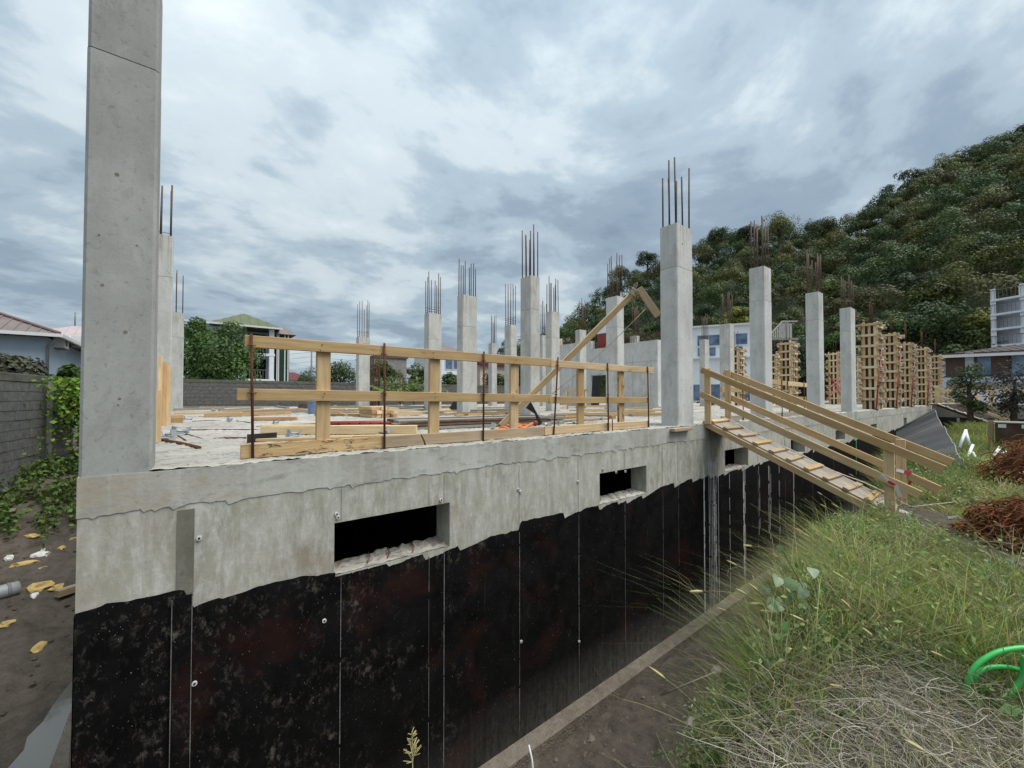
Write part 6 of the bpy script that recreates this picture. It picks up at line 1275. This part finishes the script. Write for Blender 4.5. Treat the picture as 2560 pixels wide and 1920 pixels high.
# ---------------------------------------------------------------- green hose on its grey bag
D0 = 2.12; hs = thing('garden_hose', 'coiled bright green hose lying in the grass at the right edge', 'hose', at_d(2490, 1790, D0)); m = MB()
pp = [(2640, 1640), (2590, 1622), (2545, 1620), (2490, 1632), (2440, 1665), (2418, 1710), (2425, 1755), (2460, 1790), (2520, 1815), (2580, 1830), (2660, 1836)]
def smooth_px(pp, D, n=6, dz=0):
    out_ = []
    for k in range(len(pp)-1):
        p0, p1, p2, p3 = pp[max(k-1, 0)], pp[k], pp[k+1], pp[min(k+2, len(pp)-1)]
        for t in np.linspace(0, 1, n, endpoint=False):
            q = [.5*((2*p1[i])+(-p0[i]+p2[i])*t+(2*p0[i]-5*p1[i]+4*p2[i]-p3[i])*t*t+(-p0[i]+3*p1[i]-3*p2[i]+p3[i])*t**3) for i in (0, 1)]; out_.append(at_d(q[0], q[1], D+dz*(k/len(pp))))
    return out_
m.tube(smooth_px(pp, D0), .0125, 10); m.build('coil', 'green_hose', hs); m = MB()
m.tube(smooth_px([(2600, 1700), (2540, 1672), (2480, 1668), (2442, 1685), (2436, 1715), (2452, 1745), (2480, 1770), (2540, 1805), (2620, 1850)], D0+.05), .012, 10); m.build('coil', 'green_hose', hs); m = MB()
m.tube(smooth_px([(2562, 1640), (2556, 1690), (2535, 1725), (2500, 1752), (2480, 1775), (2500, 1800)], D0-.02), .0125, 10); m.build('coil', 'green_hose', hs)
c = at_d(2440, 1770, D0+.06); m = MB(); g = random.Random(5); Pz = [[c+_R*((i-3)*.05)+_F*((j-2)*.05)+_U*(.03*g.random()+.02*math.sin(i)-.02*abs(i-3)) for j in range(6)] for i in range(7)]
for i in range(6):
    for j in range(5): m.quad(Pz[i][j], Pz[i+1][j], Pz[i+1][j+1], Pz[i][j+1], smooth=True)
m_plain('grey_bag', (.15, .145, .15), .6, .3, 0, .3, 6, .3); one(m, 'plastic_bag', 'grey_bag', 'crumpled grey plastic bag under the green hose', 'bag')
# ---------------------------------------------------------------- rusty wire heaps
def wire_heap(px0, px1, py_top, py_bot, D, label, seed, n=420, lay=None):
    g = np.random.default_rng(seed); c = at_d((px0+px1)/2, py_bot, D); W_ = (px1-px0)/1031*D; Hh = (py_bot-py_top)/1031*D; r = thing('wire_heap', label, 'rebar heap', c); m = MB()
    for k in range(n):
        u_ = g.uniform(-.5, .5); v_ = g.uniform(-.5, .5); hmax = Hh*(1-(2*abs(u_))**2.2*.75)*(1-abs(v_)*.6); z = hmax*g.uniform(.1, 1)
        p = c+_R*u_*W_+_F*(v_*1.0)+_U*z; an = g.normal(.25, .35); L = g.uniform(.35, 1.0)*W_*.45; dv = _R*math.cos(an)+_F*math.sin(an)*.8; pts = []
        ph = g.uniform(0, 6); am = g.uniform(.01, .06)
        for t in np.linspace(-.5, .5, 8): pts.append(p+dv*(t*L)+_U*(am*math.sin(t*9+ph)-abs(t)**2*L*.35)+_F*(am*math.cos(t*7+ph)))
        m.tube(pts, g.uniform(.005, .009), 4, cap=False)
    o = m.build('wire', 'rust_bright', r); o['kind'] = 'stuff'
    c2 = MB(); n2 = 12; rows = []
    for j in range(5):
        el = j/4*1.45; rows.append([c+_R*(math.cos(t)*math.cos(el)*W_*.46)+_F*(math.sin(t)*math.cos(el)*.5)+_U*(math.sin(el)*Hh*.8-.05) for t in np.linspace(0, 6.2832, n2+1)])
    for j in range(4):
        for i in range(n2): c2.quad(rows[j][i], rows[j][i+1], rows[j+1][i+1], rows[j+1][i], smooth=True)
    c2.build('packed_core', 'rust', r); return r
wire_heap(2500, 2720, 1240, 1365, 4.7, 'near heap of rusty curled reinforcing wire beside the path', 91, 800)
wire_heap(2505, 2710, 1075, 1225, 7.3, 'taller far heap of rusty curled reinforcing wire at the right edge', 92, 800)
# ---------------------------------------------------------------- dark corrugated sheet bent over behind the ramp
cs = thing('corrugated_sheet', 'dark grey ribbed metal sheet curving down behind the ramp handrails', 'metal sheet', at_d(2400, 1240, 7)); NS = 15
top = [(2255, 1075, 15.5), (2290, 1052, 15.2), (2337, 1030, 14.8)]
edge = [(2337, 1030, 11.8), (2356, 1066, 11.2), (2378, 1100, 10.5), (2396, 1140, 9.6), (2414, 1165, 8.9), (2426, 1200, 8.0), (2433, 1236, 7.0)]
left = [(2240, 1085, 11.6), (2245, 1110, 11.0), (2250, 1140, 10.3), (2258, 1170, 9.4), (2268, 1200, 8.6), (2285, 1230, 7.7), (2310, 1262, 6.6)]
nn = 40; E_R = []; E_L = []
for k in range(nn+1):
    t = k/nn*(len(edge)-1); i = min(int(t), len(edge)-2); f_ = t-i
    q = [edge[i][j]*(1-f_)+edge[i+1][j]*f_ for j in range(3)]; p = [left[i][j]*(1-f_)+left[i+1][j]*f_ for j in range(3)]; E_R.append(at_d(*q)); E_L.append(at_d(*p))
rows = []
for k in range(nn+1):
    dn = (E_R[min(k+1, nn)]-E_R[max(k-1, 0)]).normalized(); al = (E_R[k]-E_L[k]).normalized(); nr = al.cross(dn).normalized()
    if nr.z < 0: nr = -nr
    ph = (k % 8); hgt = .09 if ph in (0, 1) else .012 if ph in (4, 5) else 0.; rows.append((E_L[k]+nr*hgt, E_R[k]+nr*hgt, nr))
m = MB()
for k in range(nn):
    m.quad(rows[k][0], rows[k][1], rows[k+1][1], rows[k+1][0]); a0, a1, n0_ = rows[k]; b0, b1, n1_ = rows[k+1]; m.quad(a0-n0_*.006, b0-n1_*.006, b1-n1_*.006, a1-n0_*.006)
m.build('sheet', 'sheet_grey', cs); m = MB(); m.tube([rows[k][1] for k in range(0, nn+1, 1)], .007, 4); m.build('edge', 'sheet_trim', cs); m = MB(); m.tube([rows[0][0], rows[0][1]], .03, 6); m.build('ridge_roll', 'sheet_grey', cs)
# ---------------------------------------------------------------- site clutter right of the ramp
for k, (pts, lab) in enumerate(((((2415, 1075), (2398, 1120)), 'white tube frame leg, tallest, before the far black wall'), (((2414, 1078), (2424, 1112)), 'white tube frame leg leaning right beside the tallest'), (((2432, 1112), (2412, 1160)), 'white tube frame leg lower down'), (((2430, 1130), (2448, 1160)), 'short white tube leg bent to the right'), (((2500, 1118), (2480, 1145)), 'white tube leg beside the brown panel box'), (((2478, 1150), (2520, 1128)), 'white tube lying near the rusty heap'))):
    a, b = at_d(*pts[0], 10.2), at_d(*pts[1], 10.0); m = MB(); m.tube([a, b], .032, 8); one(m, 'white_tube', 'white_plastic', lab, 'tube', 'white tube legs lying about')
m = MB(); g = random.Random(3)
for k, (px, py, s) in enumerate(((2455, 1158, .9), (2480, 1165, .8), (2440, 1172, .7), (2445, 1222, .35), (2410, 1490, .16), (2395, 1468, .2), (2330, 1690, .07), (2555, 1225, .4))):
    D = (1.62*1031)/(py-992); put(scrap(90+k, s*.6), 'plastic_scrap', 'white_plastic' if k < 4 else 'foil', at_d(px, py, D), k, ('white sheet scrap before the far black wall, left piece', 'white sheet scrap before the far black wall, right piece', 'white sheet scrap under the tube legs', 'white scrap in the grass below the metal sheet', 'white litter in the grass below the path', 'white litter strip beside the path edge', 'tiny pale litter in the grass left of the hose', 'grey plastic scrap on top of the near rusty heap')[k], 'plastic scrap')
c = at_d(2490, 1125, 12.5); bx_ = thing('panel_box', 'dark brown plywood box with pale paper labels at the right', 'box', (c.x, c.y, -1.1)); a_ = _R*.66-_F*.75; a_.normalize(); bq = Vector((-a_.y, a_.x, 0)); zt_ = at_d(2495, 1058, 12.5).z
m = MB(); o0 = Vector((c.x, c.y, -1.1)); m.frame(o0, a_*1.9, bq*1.0, Vector((0, 0, zt_+1.1))); m.build('body', 'ply_brown', bx_)
m = MB(); m.frame(o0+Vector((0, 0, zt_+1.105))-bq*.03-a_*.03, a_*1.96, bq*1.06, Vector((0, 0, .03))); m.build('lid', 'wood_grey', bx_)
for t in (.05, .5, .85): m = MB(); q = o0+a_*t-bq*.012; q.z = zt_-.13; m.frame(q, a_*.16, bq*.01, Vector((0, 0, .11))); m.build('paper_label', 'white_plastic', bx_)
m = MB(); q = at_d(2478, 1110, 12.7); m.beam((q.x, q.y, -1.2), (q.x+.02, q.y, at_d(2478, 1050, 12.7).z), .12, .12); one(m, 'timber_post', 'wood_weathered', 'weathered timber post left of the brown plywood box', 'post')
# string lines / tape along the path
tape([ground_hit(px, py)+Vector((0, 0, .03)) for px, py, D in ((2262, 1288, 5.6), (2300, 1318, 5.1), (2350, 1338, 4.8), (2400, 1362, 4.5), (2470, 1390, 4.15), (2570, 1425, 3.8))], .018, 'white tape line along the near edge of the path', red=False)
tape([ground_hit(px, py)+Vector((0, 0, .03)) for px, py, D in ((2370, 1300, 5.4), (2395, 1297, 5.4), (2420, 1315, 5.1), (2440, 1330, 4.9), (2490, 1350, 4.6), (2570, 1372, 4.35))], .03, 'white tape line along the far edge of the path by the rusty heap', red=False)
tape([at_d(px, py, D) for px, py, D in ((2352, 1232, 6.6), (2390, 1240, 6.6), (2430, 1243, 6.6), (2500, 1240, 6.6))], .02, 'white strap hanging from the ramp rail end to the grass', red=False)
m = MB(); q = at_y(2140, 1033, -.03); m.beam((q.x, -.04, .0), (q.x-.25, -.06, -2.2), .004, .05, up=(1, 0, 0)); one(m, 'green_strap', 'green_tape', 'thin bright green strap hanging down the wall below the slab edge column', 'strap')
a, b = at_d(1742, 1735, 4.8), at_d(1600, 1775, 4.8); a, b = at_z(1790, 1680, -3.2), at_z(1652, 1738, -3.7); m = MB(); m.tube([a, b], .012, 6); one(m, 'pole', 'wood_grey', 'thin grey pole leaning from the grass down into the trench', 'pole')
# stones in the trench and left ground
def stone(p, s, mat, label, seed, group=None, flat=.7):
    g = np.random.default_rng(seed); b = bmesh.new(); bmesh.ops.create_icosphere(b, subdivisions=2, radius=s)
    f = g.normal(0, .35, (3,)); 
    for v in b.verts: v.co = Vector((v.co.x*(1+f[0]), v.co.y*(1+f[1]), v.co.z*flat))*(1+.55*mnoise.noise(v.co/s*1.9+Vector((seed, 0, 0))))
    me = bpy.data.meshes.new('stone'); b.to_mesh(me); b.free(); me.materials.append(MATS[mat]); o = bpy.data.objects.new('stone', me); COL.objects.link(o); o.location = p; return tag(o, label, 'stone', group)
for k, (px, py, s, lab) in enumerate(((1788, 1756, .06, 'larger round pebble on the trench floor'), (1725, 1807, .055, 'pebble on the reddish trench floor near the bottom'), (1778, 1768, .03, 'small pebble beside the larger round one in the trench'), (1755, 1822, .03, 'small pebble below the others on the trench floor'), (1712, 1766, .025, 'tiny pebble left of the others in the trench'), (1790, 1680, .08, 'pale flat stone at the top of the leaning pole'))):
    p = ground_hit(px, py)
    stone(p, s*1.3, 'stone', lab, 700+k, 'pebbles in the trench')
YL = ((60, 1412, .10, 'ragged yellow stone, leftmost of the yellow ones'), (55, 1440, .07, 'small yellow stone below the leftmost'), (105, 1427, .11, 'brightest yellow stone by the weeds'), (78, 1450, .08, 'yellow stone in the middle of the group'), (95, 1468, .12, 'long yellow stone slab above the pale paper'), (72, 1430, .05, 'tiny yellow stone in the group'), (100, 1620, .10, 'lone orange yellow stone on the mud'), (5, 1682, .10, 'orange yellow stone at the left edge'), (157, 1370, .08, 'yellow stone near the building corner, upper'), (145, 1469, .10, 'pale yellow stone beside the timber end'), (165, 1482, .07, 'small yellow stone under the timber end'), (183, 1348, .06, 'small yellow stone against the building corner'), (85, 1340, .08, 'yellowish stone at the weed edge'), (20, 1560, .09, 'dull yellow stone lower on the mud at left'))
for k, (px, py, s, lab) in enumerate(YL):
    p = ground_hit(px, py)
    stone(p, s*.85, 'stone_yellow', lab, 730+k, 'yellow stones on the left ground', .65)
for k, (px, py, s, lab) in enumerate(((100, 1388, .12, 'white rubble lump by the weeds'), (108, 1376, .08, 'small grey white lump beside the white rubble lump'), (22, 1395, .10, 'grey lump at the edge of the weeds'), (45, 1425, .07, 'small white stone among the yellow ones'), (85, 1490, .09, 'flat white scrap stone below the yellow slab'), (88, 1575, .05, 'small grey pebble on the mud'))):
    p = ground_hit(px, py)
    stone(p, s*.85, 'stone_white', lab, 760+k, None, .6)
p = ground_hit(10, 1490)
m = MB(); m.tube([p+Vector((-.6, -.25, .06)), p+Vector((.0, .0, .06)), p+Vector((.12, .06, .06))], .10, 12); pv = one(m, 'plastic_pipe', 'pvc', 'short grey plastic pipe end at the left edge', 'pipe'); m = MB(); q = p+Vector((.02, .01, .06)); m.tube([q, q+Vector((.03, .013, 0))], .108, 12); m.build('collar', 'pole_grey', pv)
p = ground_hit(165, 1485)
m = MB(); m.beam(p+Vector((-.08, -.1, .06)), Vector((-.0, p.y+.5, p.z+.02)), .11, .10); one(m, 'timber_end', 'wood_weathered', 'short timber end jutting out behind the building corner', 'timber', None, .005)
# puddle beside the left footing
m = MB(); n = 26; c = Vector((-.62, 2.3, -2.83)); ring = []
zz = -2.80
pd_ = [(-.36, 3.2), (-.41, 3.3), (-.47, 3.0), (-.52, 2.7), (-.55, 2.4), (-.62, 2.2), (-.60, 2.0), (-.68, 1.7), (-.72, 1.3), (-.85, .9), (-.9, .2), (-.7, -.4), (-.36, -.4)]
for k in range(len(pd_)): ring.append((pd_[k][0], pd_[k][1], zz))
m.f.append(tuple(range(len(ring)))); m.v += ring; m.uv += [(0, 0)]*len(ring); m.sm.append(False); o = m.build('puddle', 'puddle_water', fixn=True); tag(o, kind='structure')
if o.data.polygons[0].normal.z < 0: o.data.flip_normals()
# muddy water in the trench
# clods and small stones on the trench floor and bank foot
g = np.random.default_rng(88); n_ = 900; x = g.uniform(1.0, 9, n_); y = g.uniform(-2.3, -.35, n_); z = ground_z(x, y); V = []; F = []; n = 0
for i in range(n_):
    s = g.uniform(.008, .03)*(2.2 if g.random() < .08 else 1); a = g.uniform(0, 6.28); c, d = math.cos(a)*s, math.sin(a)*s; P = [(c, d, 0), (-d*.8, c*.9, 0), (-c, -d*.8, 0), (d, -c, 0), (c*.3, d*.4, s*.8), (-c*.3, -d*.2, s*.7)]
    V += [(x[i]+p[0], y[i]+p[1], z[i]+p[2]-.004) for p in P]; F += [(n, n+1, n+4), (n+1, n+5, n+4), (n+1, n+2, n+5), (n+2, n+3, n+5), (n+3, n+4, n+5), (n+3, n, n+4)]; n += 6
n_ = 1500; x = -4.2*g.random(n_)**.8-.05; y = g.uniform(.5, 10, n_); z = ground_z(x, y); V2 = []; F2 = []; n2 = 0
for i in range(n_):
    s = g.uniform(.012, .045)*(2. if g.random() < .1 else 1); a = g.uniform(0, 6.28); c, d = math.cos(a)*s, math.sin(a)*s; P = [(c, d, 0), (-d*.8, c*.9, 0), (-c, -d*.8, 0), (d, -c, 0), (c*.3, d*.4, s*.7), (-c*.3, -d*.2, s*.6)]
    V2 += [(x[i]+p[0], y[i]+p[1], z[i]+p[2]-.006) for p in P]; F2 += [(n2, n2+1, n2+4), (n2+1, n2+5, n2+4), (n2+1, n2+2, n2+5), (n2+2, n2+3, n2+5), (n2+3, n2+4, n2+5), (n2+3, n2, n2+4)]; n2 += 6
tag(np_mesh('mud_clods', V2, F2, 'soil', nper=3), 'dark mud clods and rubble on the ground left of the building', 'rubble', kind='stuff')
tag(np_mesh('trench_clods', V, F, 'footing_mud', nper=3), 'muddy clods and gravel on the trench floor', 'gravel', kind='stuff')
